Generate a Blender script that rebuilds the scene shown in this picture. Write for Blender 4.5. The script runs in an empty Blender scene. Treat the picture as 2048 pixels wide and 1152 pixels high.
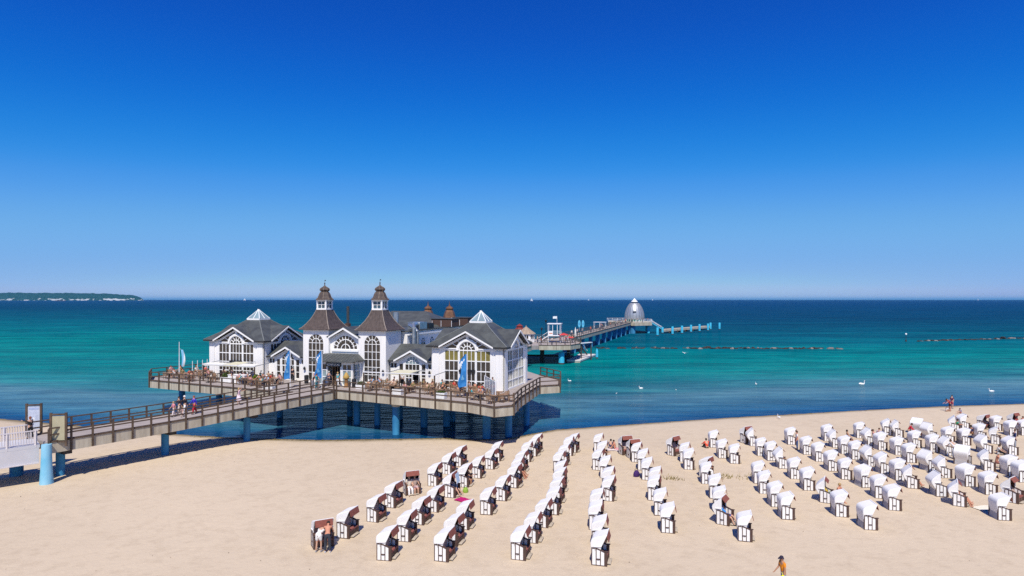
import bpy, bmesh, math, random
from mathutils import Vector, Matrix
from mathutils.geometry import tessellate_polygon
random.seed(7)
S = bpy.context.scene
COL = S.collection
R = math.radians
PI = math.pi

# ------------------------------------------------------------------ camera
CAMZ, FPX, HOR = 14.5, 1260.0, 599.0
cam = bpy.data.cameras.new('camera')
cam.sensor_width = 36.0
cam.lens = FPX / 2048 * 36.0
cam.shift_y = (HOR - 576) / 2048
cam.clip_start, cam.clip_end = 0.5, 90000
co = bpy.data.objects.new('camera', cam)
COL.objects.link(co)
co.location = (0, 0, CAMZ)
co.rotation_euler = (R(90), 0, 0)
S.camera = co

# ------------------------------------------------------------------ sky and sun
SUN_EL = R(55)
w = bpy.data.worlds.new('World')
S.world = w
w.use_nodes = True
nt = w.node_tree
for n in list(nt.nodes):
    nt.nodes.remove(n)
sky = nt.nodes.new('ShaderNodeTexSky')
sky.sky_type = 'NISHITA'
sky.sun_disc = False
sky.sun_elevation = SUN_EL
sky.sun_rotation = R(178)
sky.altitude = 0
sky.air_density = 1.0
sky.dust_density = 0.0
sky.ozone_density = 6.0
# one colour-grading curve per channel over the whole sky (photo-style saturated rendering)
sc_ = nt.nodes.new('ShaderNodeVectorMath')
sc_.operation = 'SCALE'
sc_.inputs['Scale'].default_value = 0.1
cv_ = nt.nodes.new('ShaderNodeRGBCurve')
GRADE = [
    [(0, 0.0), (0.097, 0.004), (0.155, 0.010), (0.20, 0.030), (0.24, 0.070), (0.34, 0.150), (0.55, 0.225), (0.70, 0.30), (0.80, 0.40), (1, 0.46)],
    [(0, 0.0), (0.183, 0.080), (0.232, 0.125), (0.331, 0.235), (0.43, 0.332), (0.55, 0.418), (0.76, 0.472), (0.85, 0.57), (1, 0.62)],
    [(0, 0.0), (0.364, 0.48), (0.444, 0.60), (0.581, 0.75), (0.68, 0.82), (0.74, 0.82), (0.777, 0.83), (1, 0.86)],
]
cm_ = cv_.mapping
for ch, pts in enumerate(GRADE):
    c_ = cm_.curves[ch]
    c_.points[0].location = pts[0]
    c_.points[1].location = pts[-1]
    for q in pts[1:-1]:
        c_.points.new(*q)
cm_.extend = 'HORIZONTAL'
cm_.update()
bg = nt.nodes.new('ShaderNodeBackground')
bg.inputs[1].default_value = 0.1
up_ = nt.nodes.new('ShaderNodeVectorMath')
up_.operation = 'SCALE'
up_.inputs['Scale'].default_value = 10.0
wo = nt.nodes.new('ShaderNodeOutputWorld')
nt.links.new(sky.outputs[0], sc_.inputs[0])
nt.links.new(sc_.outputs[0], cv_.inputs['Color'])
nt.links.new(cv_.outputs[0], up_.inputs[0])
nt.links.new(up_.outputs[0], bg.inputs[0])
nt.links.new(bg.outputs[0], wo.inputs[0])
sl = bpy.data.lights.new('sun', 'SUN')
sl.energy = 5.0
sl.angle = R(0.5)
sl.color = (1.0, 0.93, 0.81)
so = bpy.data.objects.new('sun', sl)
COL.objects.link(so)
so.location = (0, -40, 60)
so.rotation_euler = Vector((0.03, math.cos(SUN_EL), -math.sin(SUN_EL))).to_track_quat('-Z', 'Y').to_euler()
S.view_settings.view_transform = 'Standard'
S.view_settings.look = 'None'
S.view_settings.exposure = 0.0
S.view_settings.gamma = 1.0
S.view_settings.use_curve_mapping = False
S.cycles.use_denoising = False
S.cycles.max_bounces = 6
S.cycles.sample_clamp_indirect = 2.5

# ------------------------------------------------------------------ materials
MATS = {}
def mat(name, col, rough=0.7, var=0.12, scale=3.0, metal=0.0, spec=0.3, bump=0.0, bscale=20.0, col2=None, stretch=None):
    if name in MATS:
        return MATS[name]
    m = bpy.data.materials.new(name)
    m.use_nodes = True
    t = m.node_tree
    b = t.nodes['Principled BSDF']
    b.inputs['Roughness'].default_value = rough
    b.inputs['Metallic'].default_value = metal
    b.inputs['Specular IOR Level'].default_value = spec
    tc = t.nodes.new('ShaderNodeTexCoord')
    src = tc.outputs['Object']
    if stretch:
        mp = t.nodes.new('ShaderNodeMapping')
        mp.inputs['Scale'].default_value = stretch
        t.links.new(src, mp.inputs[0])
        src = mp.outputs[0]
    nz = t.nodes.new('ShaderNodeTexNoise')
    nz.inputs['Scale'].default_value = scale
    nz.inputs['Detail'].default_value = 5
    t.links.new(src, nz.inputs['Vector'])
    rp = t.nodes.new('ShaderNodeValToRGB')
    c2 = col2 or tuple(min(1, c * (1 + var)) for c in col)
    c1 = tuple(c * (1 - var) for c in col) if not col2 else col
    rp.color_ramp.elements[0].color = (*c1, 1)
    rp.color_ramp.elements[1].color = (*c2, 1)
    rp.color_ramp.elements[0].position = 0.32
    rp.color_ramp.elements[1].position = 0.68
    t.links.new(nz.outputs[0], rp.inputs[0])
    t.links.new(rp.outputs[0], b.inputs['Base Color'])
    if bump:
        n2 = t.nodes.new('ShaderNodeTexNoise')
        n2.inputs['Scale'].default_value = bscale
        n2.inputs['Detail'].default_value = 4
        t.links.new(src, n2.inputs['Vector'])
        bp = t.nodes.new('ShaderNodeBump')
        bp.inputs['Strength'].default_value = bump
        bp.inputs['Distance'].default_value = 0.05
        t.links.new(n2.outputs[0], bp.inputs['Height'])
        t.links.new(bp.outputs[0], b.inputs['Normal'])
    MATS[name] = m
    return m

WHITE = mat('white_paint', (0.84, 0.825, 0.80), 0.55, 0.06, 1.2, 0, 0.3, 0.12, 6, stretch=(5, 5, 0.25))
TRIM = mat('white_trim', (0.84, 0.84, 0.83), 0.45, 0.03, 4)
SLATE = mat('zinc_roof', (0.066, 0.070, 0.068), 0.5, 0.0, 0.9, 0.15, 0.4, 0.15, 3, col2=(0.108, 0.116, 0.108))
COPPER = mat('brown_copper_roof', (0.066, 0.050, 0.043), 0.55, 0.0, 1.4, 0.1, 0.35, 0.2, 4, col2=(0.112, 0.086, 0.074), stretch=(3, 3, 0.5))
DARKGUT = mat('dark_gutter', (0.035, 0.035, 0.035), 0.5, 0.1)
GLASS = mat('dark_window_glass', (0.028, 0.024, 0.022), 0.07, 0.0, 0.9, 0, 0.6, col2=(0.055, 0.048, 0.042))
GLASSB = mat('blinded_window_glass', (0.20, 0.17, 0.045), 0.25, 0.15, 1.5, 0, 0.4)
GLASSC = mat('clear_blue_glass', (0.22, 0.30, 0.33), 0.08, 0.15, 0.8, 0, 0.6)
CONC = mat('pale_concrete', (0.54, 0.49, 0.39), 0.85, 0.0, 0.9, 0, 0.2, 0.2, 8, col2=(0.35, 0.30, 0.225), stretch=(2.2, 2.2, 0.35))
DECK = mat('grey_deck_boards', (0.36, 0.315, 0.29), 0.85, 0.14, 1.2, 0, 0.2, 0.2, 10, stretch=(0.4, 2, 1))
WOOD = mat('weathered_rail_wood', (0.135, 0.105, 0.08), 0.8, 0.3, 3, 0, 0.2)
RAILB = mat('brown_rail_wood', (0.10, 0.07, 0.05), 0.8, 0.3, 3, 0, 0.2)
PILE = mat('blue_pile_paint', (0.022, 0.15, 0.34), 0.6, 0.0, 0.9, 0, 0.3, 0.3, 6, col2=(0.06, 0.30, 0.50), stretch=(1, 1, 0.5))
PILEB = mat('bright_cyan_paint', (0.04, 0.42, 0.62), 0.55, 0.12, 1.0)
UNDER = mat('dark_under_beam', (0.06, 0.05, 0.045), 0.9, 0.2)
CHW = mat('white_wicker', (0.80, 0.785, 0.765), 0.7, 0.04, 6, 0, 0.2)
CHB = mat('chair_board_white', (0.82, 0.81, 0.80), 0.5, 0.03, 6)
CHF = mat('brown_chair_frame', (0.085, 0.05, 0.04), 0.6, 0.2, 6)
CHR = mat('red_brown_flap', (0.235, 0.075, 0.055), 0.8, 0.12, 8)
CHL = mat('brown_hood_lining', (0.13, 0.05, 0.03), 0.9, 0.2, 8)
CUSH = mat('grey_striped_cushion', (0.42, 0.30, 0.25), 0.9, 0.2, 12)
SEATM = mat('red_brown_cushion', (0.26, 0.09, 0.075), 0.9, 0.15, 8)
BASEW = mat('wicker_base', (0.42, 0.41, 0.42), 0.8, 0.12, 10)
STEEL = mat('galvanised_steel', (0.42, 0.46, 0.50), 0.32, 0.15, 2, 0.7, 0.5)
TEAK = mat('terrace_teak', (0.30, 0.185, 0.11), 0.7, 0.25, 4)
BOXB = mat('brown_roof_box', (0.085, 0.05, 0.04), 0.8, 0.2, 5, stretch=(1, 1, 6))
BLACK = mat('black_metal', (0.02, 0.02, 0.022), 0.5, 0.1)
LEAF = mat('planter_leaves', (0.07, 0.11, 0.018), 0.6, 0.35, 6, 0, 0.2)
LEAF2 = mat('planter_leaves_bright', (0.17, 0.24, 0.02), 0.6, 0.3, 6, 0, 0.2)
ROCK = mat('wet_boulder', (0.018, 0.017, 0.017), 0.8, 0.0, 0.9, 0, 0.2, 0.6, 2, col2=(0.065, 0.055, 0.05))
ROCKP = mat('pale_boulder', (0.12, 0.105, 0.095), 0.85, 0.0, 0.6, 0, 0.2, 0.6, 2, col2=(0.36, 0.31, 0.28))
FLAGB = mat('blue_flag_cloth', (0.015, 0.15, 0.42), 0.8, 0.0, 1.6, col2=(0.05, 0.24, 0.55))
FLAGW = mat('white_flag_cloth', (0.75, 0.78, 0.8), 0.8, 0.05, 1)
FLAGL = mat('light_blue_flag_cloth', (0.22, 0.50, 0.72), 0.8, 0.1, 1)
CANV = mat('white_awning_canvas', (0.74, 0.73, 0.66), 0.8, 0.05, 2)
CANY = mat('cream_awning_canvas', (0.62, 0.59, 0.42), 0.8, 0.05, 2)
YEL = mat('yellow_plastic', (0.75, 0.52, 0.02), 0.6, 0.05, 2)
DOME = mat('dome_aluminium', (0.42, 0.44, 0.47), 0.45, 0.10, 1.2, 0.55, 0.5)
GREENG = mat('green_base_glass', (0.01, 0.16, 0.12), 0.15, 0.3, 1.5, 0, 0.6)
REDR = mat('red_roof', (0.20, 0.035, 0.03), 0.6, 0.15, 2)
BROOF = mat('beige_roof', (0.34, 0.26, 0.19), 0.7, 0.2, 2)
BOARDP = mat('board_pale_poster', (0.52, 0.56, 0.66), 0.4, 0.12, 3)
BOARDY = mat('board_olive_back', (0.40, 0.37, 0.25), 0.5, 0.06, 3)
BRWH = mat('bridge_white_paint', (0.60, 0.56, 0.57), 0.55, 0.05, 2)
GIRD = mat('white_girder_paint', (0.56, 0.55, 0.57), 0.5, 0.05, 1)
ROPE = mat('white_metal_rail', (0.78, 0.78, 0.79), 0.45, 0.03, 2)
SWANW = mat('white_feathers', (0.82, 0.82, 0.80), 0.8, 0.03, 4)
SWANB = mat('orange_beak', (0.6, 0.15, 0.02), 0.5, 0.05)
ORANGE = mat('orange_stand_top', (0.46, 0.30, 0.08), 0.6, 0.08)
EYE = mat('eye_dark', (0.02, 0.015, 0.01), 0.3, 0.05)

def cmat(c, rough=0.85):
    return mat('cloth_%02x%02x%02x' % tuple(int(max(0, min(1, x)) * 255) for x in c), c, rough, 0.1, 9)

# ------------------------------------------------------------------ mesh builder
class MB:
    def __init__(s):
        s.v, s.f, s.sm = [], [], []
    def add(s, vs, fs, smooth=False):
        o = len(s.v)
        s.v += [tuple(p) for p in vs]
        s.f += [tuple(o + i for i in f) for f in fs]
        s.sm += [smooth] * len(fs)
        return s
    def box(s, x0, x1, y0, y1, z0, z1):
        vs = [(x0, y0, z0), (x1, y0, z0), (x1, y1, z0), (x0, y1, z0), (x0, y0, z1), (x1, y0, z1), (x1, y1, z1), (x0, y1, z1)]
        return s.add(vs, [(0, 3, 2, 1), (4, 5, 6, 7), (0, 1, 5, 4), (1, 2, 6, 5), (2, 3, 7, 6), (3, 0, 4, 7)])
    def boxF(s, F, u0, u1, w0, w1, z0, z1):
        P = [F(u0, w1, z0), F(u1, w1, z0), F(u1, w0, z0), F(u0, w0, z0), F(u0, w1, z1), F(u1, w1, z1), F(u1, w0, z1), F(u0, w0, z1)]
        return s.add(P, [(0, 3, 2, 1), (4, 5, 6, 7), (0, 1, 5, 4), (1, 2, 6, 5), (2, 3, 7, 6), (3, 0, 4, 7)])
    def bar(s, p, q, wd, h, up=(0, 0, 1)):
        p, q = Vector(p), Vector(q)
        d = (q - p).normalized()
        up = Vector(up)
        if abs(d.dot(up)) > 0.98:
            up = Vector((1, 0, 0))
        sd = d.cross(up).normalized() * wd / 2
        u2 = sd.cross(d).normalized() * h / 2
        vs = [p - sd - u2, p + sd - u2, p + sd + u2, p - sd + u2, q - sd - u2, q + sd - u2, q + sd + u2, q - sd + u2]
        return s.add(vs, [(0, 3, 2, 1), (4, 5, 6, 7), (0, 1, 5, 4), (1, 2, 6, 5), (2, 3, 7, 6), (3, 0, 4, 7)])
    def tube(s, p, q, r0, r1=None, n=8, smooth=True):
        r1 = r0 if r1 is None else r1
        p, q = Vector(p), Vector(q)
        d = (q - p).normalized()
        a = Vector((0, 0, 1)) if abs(d.z) < 0.9 else Vector((1, 0, 0))
        x = d.cross(a).normalized()
        y = d.cross(x).normalized()
        vs = []
        for c, r in ((p, r0), (q, r1)):
            for i in range(n):
                t = 2 * PI * i / n
                vs.append(c + x * math.cos(t) * r + y * math.sin(t) * r)
        o = [(i, (i + 1) % n, n + (i + 1) % n, n + i) for i in range(n)]
        s.add(vs, o, smooth)
        return s.add(vs, [tuple(range(n - 1, -1, -1)), tuple(range(n, 2 * n))])
    def lathe(s, prof, n=16, c=(0, 0, 0), smooth=True, rot=0.0, sy=1.0):
        vs, fs = [], []
        for r, z in prof:
            for i in range(n):
                t = 2 * PI * i / n + rot
                vs.append((c[0] + math.cos(t) * r, c[1] + math.sin(t) * r * sy, c[2] + z))
        for k in range(len(prof) - 1):
            for i in range(n):
                j = (i + 1) % n
                fs.append((k * n + i, k * n + j, (k + 1) * n + j, (k + 1) * n + i))
        s.add(vs, fs, smooth)
        if prof[0][0] > 1e-4:
            s.add(vs[:n], [tuple(range(n - 1, -1, -1))])
        if prof[-1][0] > 1e-4:
            s.add(vs[-n:], [tuple(range(n))])
        return s
    def prism(s, pts, F, w0, w1, holes=()):
        """outline pts (u,z) extruded between w0 and w1 through F(u,w,z)"""
        loops = [list(pts)] + [list(h) for h in holes]
        flat = [p for l in loops for p in l]
        tri = tessellate_polygon([[Vector((p[0], p[1], 0)) for p in l] for l in loops])
        n = len(flat)
        vs = [F(p[0], w1, p[1]) for p in flat] + [F(p[0], w0, p[1]) for p in flat]
        fs = [tuple(t) for t in tri] + [tuple(n + i for i in reversed(t)) for t in tri]
        o = 0
        for l in loops:
            m = len(l)
            for i in range(m):
                j = (i + 1) % m
                fs.append((o + i, n + o + i, n + o + j, o + j))
            o += m
        return s.add(vs, fs)
    def levels(s, lv, c=(0, 0), cap=True):
        """square-plan stack: (half_x, half_y, z)"""
        vs, fs = [], []
        for hx, hy, z in lv:
            vs += [(c[0] - hx, c[1] - hy, z), (c[0] + hx, c[1] - hy, z), (c[0] + hx, c[1] + hy, z), (c[0] - hx, c[1] + hy, z)]
        for k in range(len(lv) - 1):
            for i in range(4):
                j = (i + 1) % 4
                fs.append((k * 4 + i, k * 4 + j, k * 4 + 4 + j, k * 4 + 4 + i))
        if cap:
            fs.append((3, 2, 1, 0))
            m = (len(lv) - 1) * 4
            fs.append((m, m + 1, m + 2, m + 3))
        return s.add(vs, fs)
    def mesh(s, name, fix=False):
        me = bpy.data.meshes.new(name)
        me.from_pydata(s.v, [], s.f)
        me.polygons.foreach_set('use_smooth', s.sm)
        if fix:
            b = bmesh.new()
            b.from_mesh(me)
            bmesh.ops.recalc_face_normals(b, faces=b.faces)
            b.to_mesh(me)
            b.free()
        me.update()
        return me
    def obj(s, name, m, parent=None, fix=True, **kw):
        me = s.mesh(name, fix)
        me.materials.append(m)
        return link(name, me, parent, **kw)

def link(name, me, parent=None, loc=None, rz=None, label=None, cat=None, group=None, kind=None):
    o = bpy.data.objects.new(name, me)
    COL.objects.link(o)
    if parent:
        o.parent = parent
    if loc is not None:
        o.location = loc
    if rz is not None:
        o.rotation_euler = (0, 0, rz)
    for k, v in (('label', label), ('category', cat), ('group', group), ('kind', kind)):
        if v:
            o[k] = v
    return o

def thing(name, label, cat, loc=(0, 0, 0), rz=0.0, group=None):
    return link(name, None, None, loc, rz, label, cat, group)

def copy_part(src, parent, name=None):
    c = src.copy()
    COL.objects.link(c)
    c.parent = parent
    return c

KIDS = {}
def copy_tree(src, loc, rz, label=None, group=None):
    c = src.copy()
    COL.objects.link(c)
    c.location = loc
    c.rotation_euler = (0, 0, rz)
    if label:
        c['label'] = label
    if group:
        c['group'] = group
    kids = KIDS.get(src.name)
    if kids is None:
        kids = [(k, list(k.children)) for k in src.children]
        KIDS[src.name] = kids
    for k, gk in kids:
        d = copy_part(k, c)
        for g in gk:
            copy_part(g, d)
    return c

I3 = lambda u, w_, z: (u, -w_, z)   # front facing -Y

# ------------------------------------------------------------------ terrain
SHORE = [(-400, 150), (-160, 104), (-100, 88), (-62, 76.4), (-47, 71.4), (-37.4, 67.9), (-28.9, 65.8), (-19.8, 65.0), (-12.2, 65.5), (-7, 65.8),
         (-3.8, 64.9), (-0.4, 65.3), (2, 67.8), (5, 70.2), (10, 71.9), (18.7, 74.6), (29.5, 78.1), (41.5, 81.2), (59.6, 85.8), (71, 87.4), (140, 103), (500, 180)]
def shore(x):
    for (a, ya), (b, yb) in zip(SHORE, SHORE[1:]):
        if x <= b:
            return ya + (yb - ya) * (x - a) / (b - a)
    return SHORE[-1][1]
def sandz(x, y):
    d = shore(x) - y
    if d < 0:
        return max(-2.5, d * 0.07)
    return 0.5 * (1 - math.exp(-d / 3.5)) + 0.02 * math.sin(x * 0.21 + y * 0.13)
def U(px, py, z=None):
    """ground point seen at a photo pixel (survey of the photograph)"""
    zz = 0.45 if z is None else z
    for _ in range(4):
        d = FPX * (CAMZ - zz) / (py - HOR)
        x = (px - 1024) * d / FPX
        if z is not None:
            break
        zz = sandz(x, d)
    return Vector((x, d, zz))
# sand sheet
def grid_mesh(name, xs, ys, zf, attr=None):
    vs = [(x, y, zf(x, y)) for y in ys for x in xs]
    n = len(xs)
    fs = [(j * n + i, j * n + i + 1, (j + 1) * n + i + 1, (j + 1) * n + i) for j in range(len(ys) - 1) for i in range(n - 1)]
    me = bpy.data.meshes.new(name)
    me.from_pydata(vs, [], fs)
    me.polygons.foreach_set('use_smooth', [True] * len(fs))
    if attr:
        a = me.attributes.new(attr[0], 'FLOAT', 'POINT')
        a.data.foreach_set('value', [attr[1](v[0], v[1]) for v in vs])
    return me
def frange(a, b, st):
    n = int(round((b - a) / st))
    return [a + (b - a) * i / n for i in range(n + 1)]
rs = random.Random(3)
def sand_h(x, y):
    z = sandz(x, y)
    if shore(x) - y > 2:
        z += rs.uniform(-0.018, 0.018)
    return z
xs = [-400, -260, -180, -130] + frange(-90, 100, 1.0) + [130, 180, 260, 400]
ys = [-120, -60, -20, 10] + frange(24, 100, 0.8) + [115, 150, 220]
m = bpy.data.materials.new('beach_sand')
m.use_nodes = True
t = m.node_tree
b = t.nodes['Principled BSDF']
b.inputs['Roughness'].default_value = 0.95
b.inputs['Specular IOR Level'].default_value = 0.1
geo = t.nodes.new('ShaderNodeNewGeometry')
sep = t.nodes.new('ShaderNodeSeparateXYZ')
t.links.new(geo.outputs['Position'], sep.inputs[0])
def noise(t, vec, sc, det=5, rough=0.55):
    n = t.nodes.new('ShaderNodeTexNoise')
    n.inputs['Scale'].default_value = sc
    n.inputs['Detail'].default_value = det
    n.inputs['Roughness'].default_value = rough
    t.links.new(vec, n.inputs['Vector'])
    return n.outputs[0]
def ramp(t, fac, els):
    r = t.nodes.new('ShaderNodeValToRGB')
    r.color_ramp.elements.remove(r.color_ramp.elements[1])
    r.color_ramp.elements[0].position, r.color_ramp.elements[0].color = els[0][0], (*els[0][1], 1)
    for p, c in els[1:]:
        e = r.color_ramp.elements.new(p)
        e.color = (*c, 1)
    t.links.new(fac, r.inputs[0])
    return r.outputs[0]
def mixc(t, fac, a, bb, mode='MIX'):
    x = t.nodes.new('ShaderNodeMix')
    x.data_type = 'RGBA'
    x.blend_type = mode
    for sock, val in ((0, fac), (6, a), (7, bb)):
        if isinstance(val, (int, float)):
            x.inputs[sock].default_value = val
        elif isinstance(val, tuple):
            x.inputs[sock].default_value = (*val, 1)
        else:
            t.links.new(val, x.inputs[sock])
    return x.outputs[2]
def math_(t, op, a, bb=None):
    x = t.nodes.new('ShaderNodeMath')
    x.operation = op
    for i, val in enumerate((a, bb)):
        if val is None:
            continue
        if isinstance(val, (int, float)):
            x.inputs[i].default_value = val
        else:
            t.links.new(val, x.inputs[i])
    return x.outputs[0]
P = geo.outputs['Position']
n1 = noise(t, P, 0.06, 6)
n2 = noise(t, P, 1.3, 6, 0.65)
n3 = noise(t, P, 9.0, 4, 0.7)
c1 = ramp(t, n1, [(0.3, (0.565, 0.46, 0.33)), (0.7, (0.63, 0.515, 0.372))])
c2 = mixc(t, 0.6, c1, ramp(t, n2, [(0.3, (0.82, 0.80, 0.78)), (0.52, (1, 1, 1)), (0.75, (1.0, 1.0, 1.0))]), 'MULTIPLY')
c3 = mixc(t, 0.35, c2, ramp(t, n3, [(0.25, (0.72, 0.70, 0.68)), (0.45, (1, 1, 1))]), 'MULTIPLY')
wet = math_(t, 'ADD', sep.outputs[2], math_(t, 'MULTIPLY', math_(t, 'SUBTRACT', noise(t, P, 0.5, 3), 0.5), 0.10))
wr = t.nodes.new('ShaderNodeMapRange')
wr.inputs[1].default_value, wr.inputs[2].default_value = 0.05, 0.24
t.links.new(wet, wr.inputs[0])
col = mixc(t, wr.outputs[0], (0.24, 0.185, 0.10), c3)
t.links.new(col, b.inputs['Base Color'])
hh = math_(t, 'ADD', math_(t, 'MULTIPLY', noise(t, P, 2.2, 5, 0.6), 1.0), math_(t, 'MULTIPLY', n3, 0.35))
bp = t.nodes.new('ShaderNodeBump')
bp.inputs['Strength'].default_value = 0.32
bp.inputs['Distance'].default_value = 0.12
t.links.new(hh, bp.inputs['Height'])
t.links.new(bp.outputs[0], b.inputs['Normal'])
me = grid_mesh('sand_beach', xs, ys, sand_h)
me.materials.append(m)
link('sand_beach', me, label='pale dry sand beach sloping gently into the sea', kind='structure')

# sea
m = bpy.data.materials.new('sea_water')
m.use_nodes = True
t = m.node_tree
for n in list(t.nodes):
    t.nodes.remove(n)
out = t.nodes.new('ShaderNodeOutputMaterial')
at = t.nodes.new('ShaderNodeAttribute')
at.attribute_name = 'offshore'
geo = t.nodes.new('ShaderNodeNewGeometry')
P = geo.outputs['Position']
mp = t.nodes.new('ShaderNodeMapping')
mp.inputs['Scale'].default_value = (0.35, 1.0, 1.0)
mp.inputs['Rotation'].default_value = (0, 0, R(-8))
t.links.new(P, mp.inputs[0])
PS = mp.outputs[0]
wob = math_(t, 'MULTIPLY', math_(t, 'SUBTRACT', noise(t, PS, 0.045, 5, 0.65), 0.5), 0.9)
lg = math_(t, 'LOGARITHM', math_(t, 'MAXIMUM', at.outputs['Fac'], 1.0), 10.0)
lw = math_(t, 'ADD', lg, math_(t, 'MULTIPLY', wob, 0.55))
fac = math_(t, 'MULTIPLY', lw, 0.25)
def L(d):
    return math.log10(d) * 0.25
WC = [(1.2, (0.003, 0.055, 0.15)), (3, (0.010, 0.085, 0.185)), (7.5, (0.034, 0.135, 0.205)), (20, (0.070, 0.185, 0.225)), (30, (0.016, 0.182, 0.195)), (46, (0.0, 0.175, 0.170)), (75, (0.0, 0.175, 0.185)),
      (105, (0.0, 0.125, 0.165)), (170, (0.0, 0.080, 0.135)), (355, (0.0, 0.048, 0.112)), (2500, (0.0, 0.041, 0.135)), (9000, (0.0, 0.038, 0.130))]
colr = ramp(t, fac, [(L(d), c) for d, c in WC])
mp2 = t.nodes.new('ShaderNodeMapping')
mp2.inputs['Scale'].default_value = (0.16, 1.0, 1.0)
mp2.inputs['Rotation'].default_value = (0, 0, R(-11))
t.links.new(P, mp2.inputs[0])
patch = ramp(t, noise(t, PS, 0.10, 6, 0.7), [(0.3, (0.78, 0.80, 0.82)), (0.55, (1, 1, 1)), (0.75, (1.14, 1.12, 1.1))])
colr = mixc(t, 0.8, colr, patch, 'MULTIPLY')
ripple_shade = ramp(t, noise(t, mp2.outputs[0], 0.07, 9, 0.80), [(0.38, (0.46, 0.55, 0.62)), (0.50, (1, 1, 1)), (0.62, (1.65, 1.42, 1.28))])  # bright and dark sides of the ripples painted into the water colour
colr = mixc(t, 0.85, colr, ripple_shade, 'MULTIPLY')
mp3 = t.nodes.new('ShaderNodeMapping')
mp3.inputs['Scale'].default_value = (0.22, 1.0, 1.0)
mp3.inputs['Rotation'].default_value = (0, 0, R(-13))
t.links.new(P, mp3.inputs[0])
fine_ripple_shade = ramp(t, noise(t, mp3.outputs[0], 0.42, 5, 0.7), [(0.36, (0.60, 0.68, 0.74)), (0.5, (1, 1, 1)), (0.64, (1.45, 1.3, 1.2))])  # smaller ripples, their light and shade likewise put into the colour
colr = mixc(t, 0.8, colr, fine_ripple_shade, 'MULTIPLY')
h1 = noise(t, PS, 1.1, 4, 0.6)
h2 = noise(t, PS, 0.28, 3, 0.55)
hsum = math_(t, 'ADD', math_(t, 'MULTIPLY', h1, 0.32), math_(t, 'MULTIPLY', h2, 0.9))
bp = t.nodes.new('ShaderNodeBump')
bp.inputs['Strength'].default_value = 1.0
bp.inputs['Distance'].default_value = 0.8
t.links.new(hsum, bp.inputs['Height'])
df = t.nodes.new('ShaderNodeBsdfDiffuse')
t.links.new(colr, df.inputs[0])
t.links.new(bp.outputs[0], df.inputs['Normal'])
gl = t.nodes.new('ShaderNodeBsdfGlossy')
gl.inputs['Roughness'].default_value = 0.12
gl.inputs[0].default_value = (1, 1, 1, 1)
t.links.new(bp.outputs[0], gl.inputs['Normal'])
fr = t.nodes.new('ShaderNodeFresnel')
fr.inputs[0].default_value = 1.33
t.links.new(bp.outputs[0], fr.inputs['Normal'])
cap = t.nodes.new('ShaderNodeMapRange')
cap.inputs[1].default_value, cap.inputs[2].default_value = 12, 70
cap.inputs[3].default_value, cap.inputs[4].default_value = 0.22, 0.045
t.links.new(at.outputs['Fac'], cap.inputs[0])
ff = math_(t, 'MINIMUM', math_(t, 'MULTIPLY', fr.outputs[0], 0.8), cap.outputs[0])
mx = t.nodes.new('ShaderNodeMixShader')
t.links.new(ff, mx.inputs[0])
t.links.new(df.outputs[0], mx.inputs[1])
t.links.new(gl.outputs[0], mx.inputs[2])
t.links.new(mx.outputs[0], out.inputs[0])
xs = [-60000, -20000, -6000, -2000, -800, -400] + frange(-200, 260, 5) + [400, 800, 2000, 6000, 20000, 60000]
ys = [20, 50] + frange(60, 130, 4) + frange(136, 300, 12) + [330, 370, 420, 500, 600, 750, 1000, 1400, 2000, 4000, 10000, 30000, 70000]
def offs(x, y):
    k = max(-160, min(140, x))
    q = (x - 0.33 * y + 10) / (y + 60.0)          # west of the pier axis the shallows reach farther out
    f = min(1, max(0, (q + 0.75) / 0.65))
    f = f * f * (3 - 2 * f)
    o = y - shore(k)
    return o if o < 45 else 45 + (o - 45) * (0.33 + 0.67 * f)
me = grid_mesh('sea', xs, ys, lambda x, y: 0.0, ('offshore', offs))
me.materials.append(m)
link('sea', me, label='blue and turquoise sea with small ripples reaching the horizon', kind='structure')

# far headland with chalk cliffs
HD = 9000.0
prof = [(-420, 18), (-300, 16), (-200, 14.5), (-120, 14), (-60, 14.6), (0, 14.2), (40, 14.8), (70, 14.0), (110, 14.2), (150, 13.8), (185, 13.2), (215, 12.4), (240, 10.8), (258, 9.6), (270, 8.6), (278, 6.0), (284, 2.5), (288, 0.0)]
def hprof(px):
    for (a, ha), (b_, hb) in zip(prof, prof[1:]):
        if px <= b_:
            return ha + (hb - ha) * (px - a) / (b_ - a)
    return 0
m = bpy.data.materials.new('headland_forest_and_chalk')
m.use_nodes = True
t = m.node_tree
b = t.nodes['Principled BSDF']
b.inputs['Roughness'].default_value = 0.95
b.inputs['Specular IOR Level'].default_value = 0.0
geo = t.nodes.new('ShaderNodeNewGeometry')
sep = t.nodes.new('ShaderNodeSeparateXYZ')
t.links.new(geo.outputs['Position'], sep.inputs[0])
mp = t.nodes.new('ShaderNodeMapping')
mp.inputs['Scale'].default_value = (0.010, 0.0, 0.03)
t.links.new(geo.outputs['Position'], mp.inputs[0])
cn = noise(t, mp.outputs[0], 1.0, 5, 0.65)
zz = t.nodes.new('ShaderNodeMapRange')
zz.inputs[1].default_value, zz.inputs[2].default_value = 18, 62
zz.inputs[3].default_value, zz.inputs[4].default_value = 0.13, -0.12
t.links.new(sep.outputs[2], zz.inputs[0])
ck = math_(t, 'ADD', cn, zz.outputs[0])
hazed_forest = ramp(t, noise(t, geo.outputs['Position'], 0.02, 4), [(0.3, (0.006, 0.040, 0.035)), (0.7, (0.018, 0.060, 0.05))])  # woodland green shifted to blue, so part of the haze is in the colour
chalk = ramp(t, ck, [(0.64, (0, 0, 0)), (0.675, (1, 1, 1))])
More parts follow.
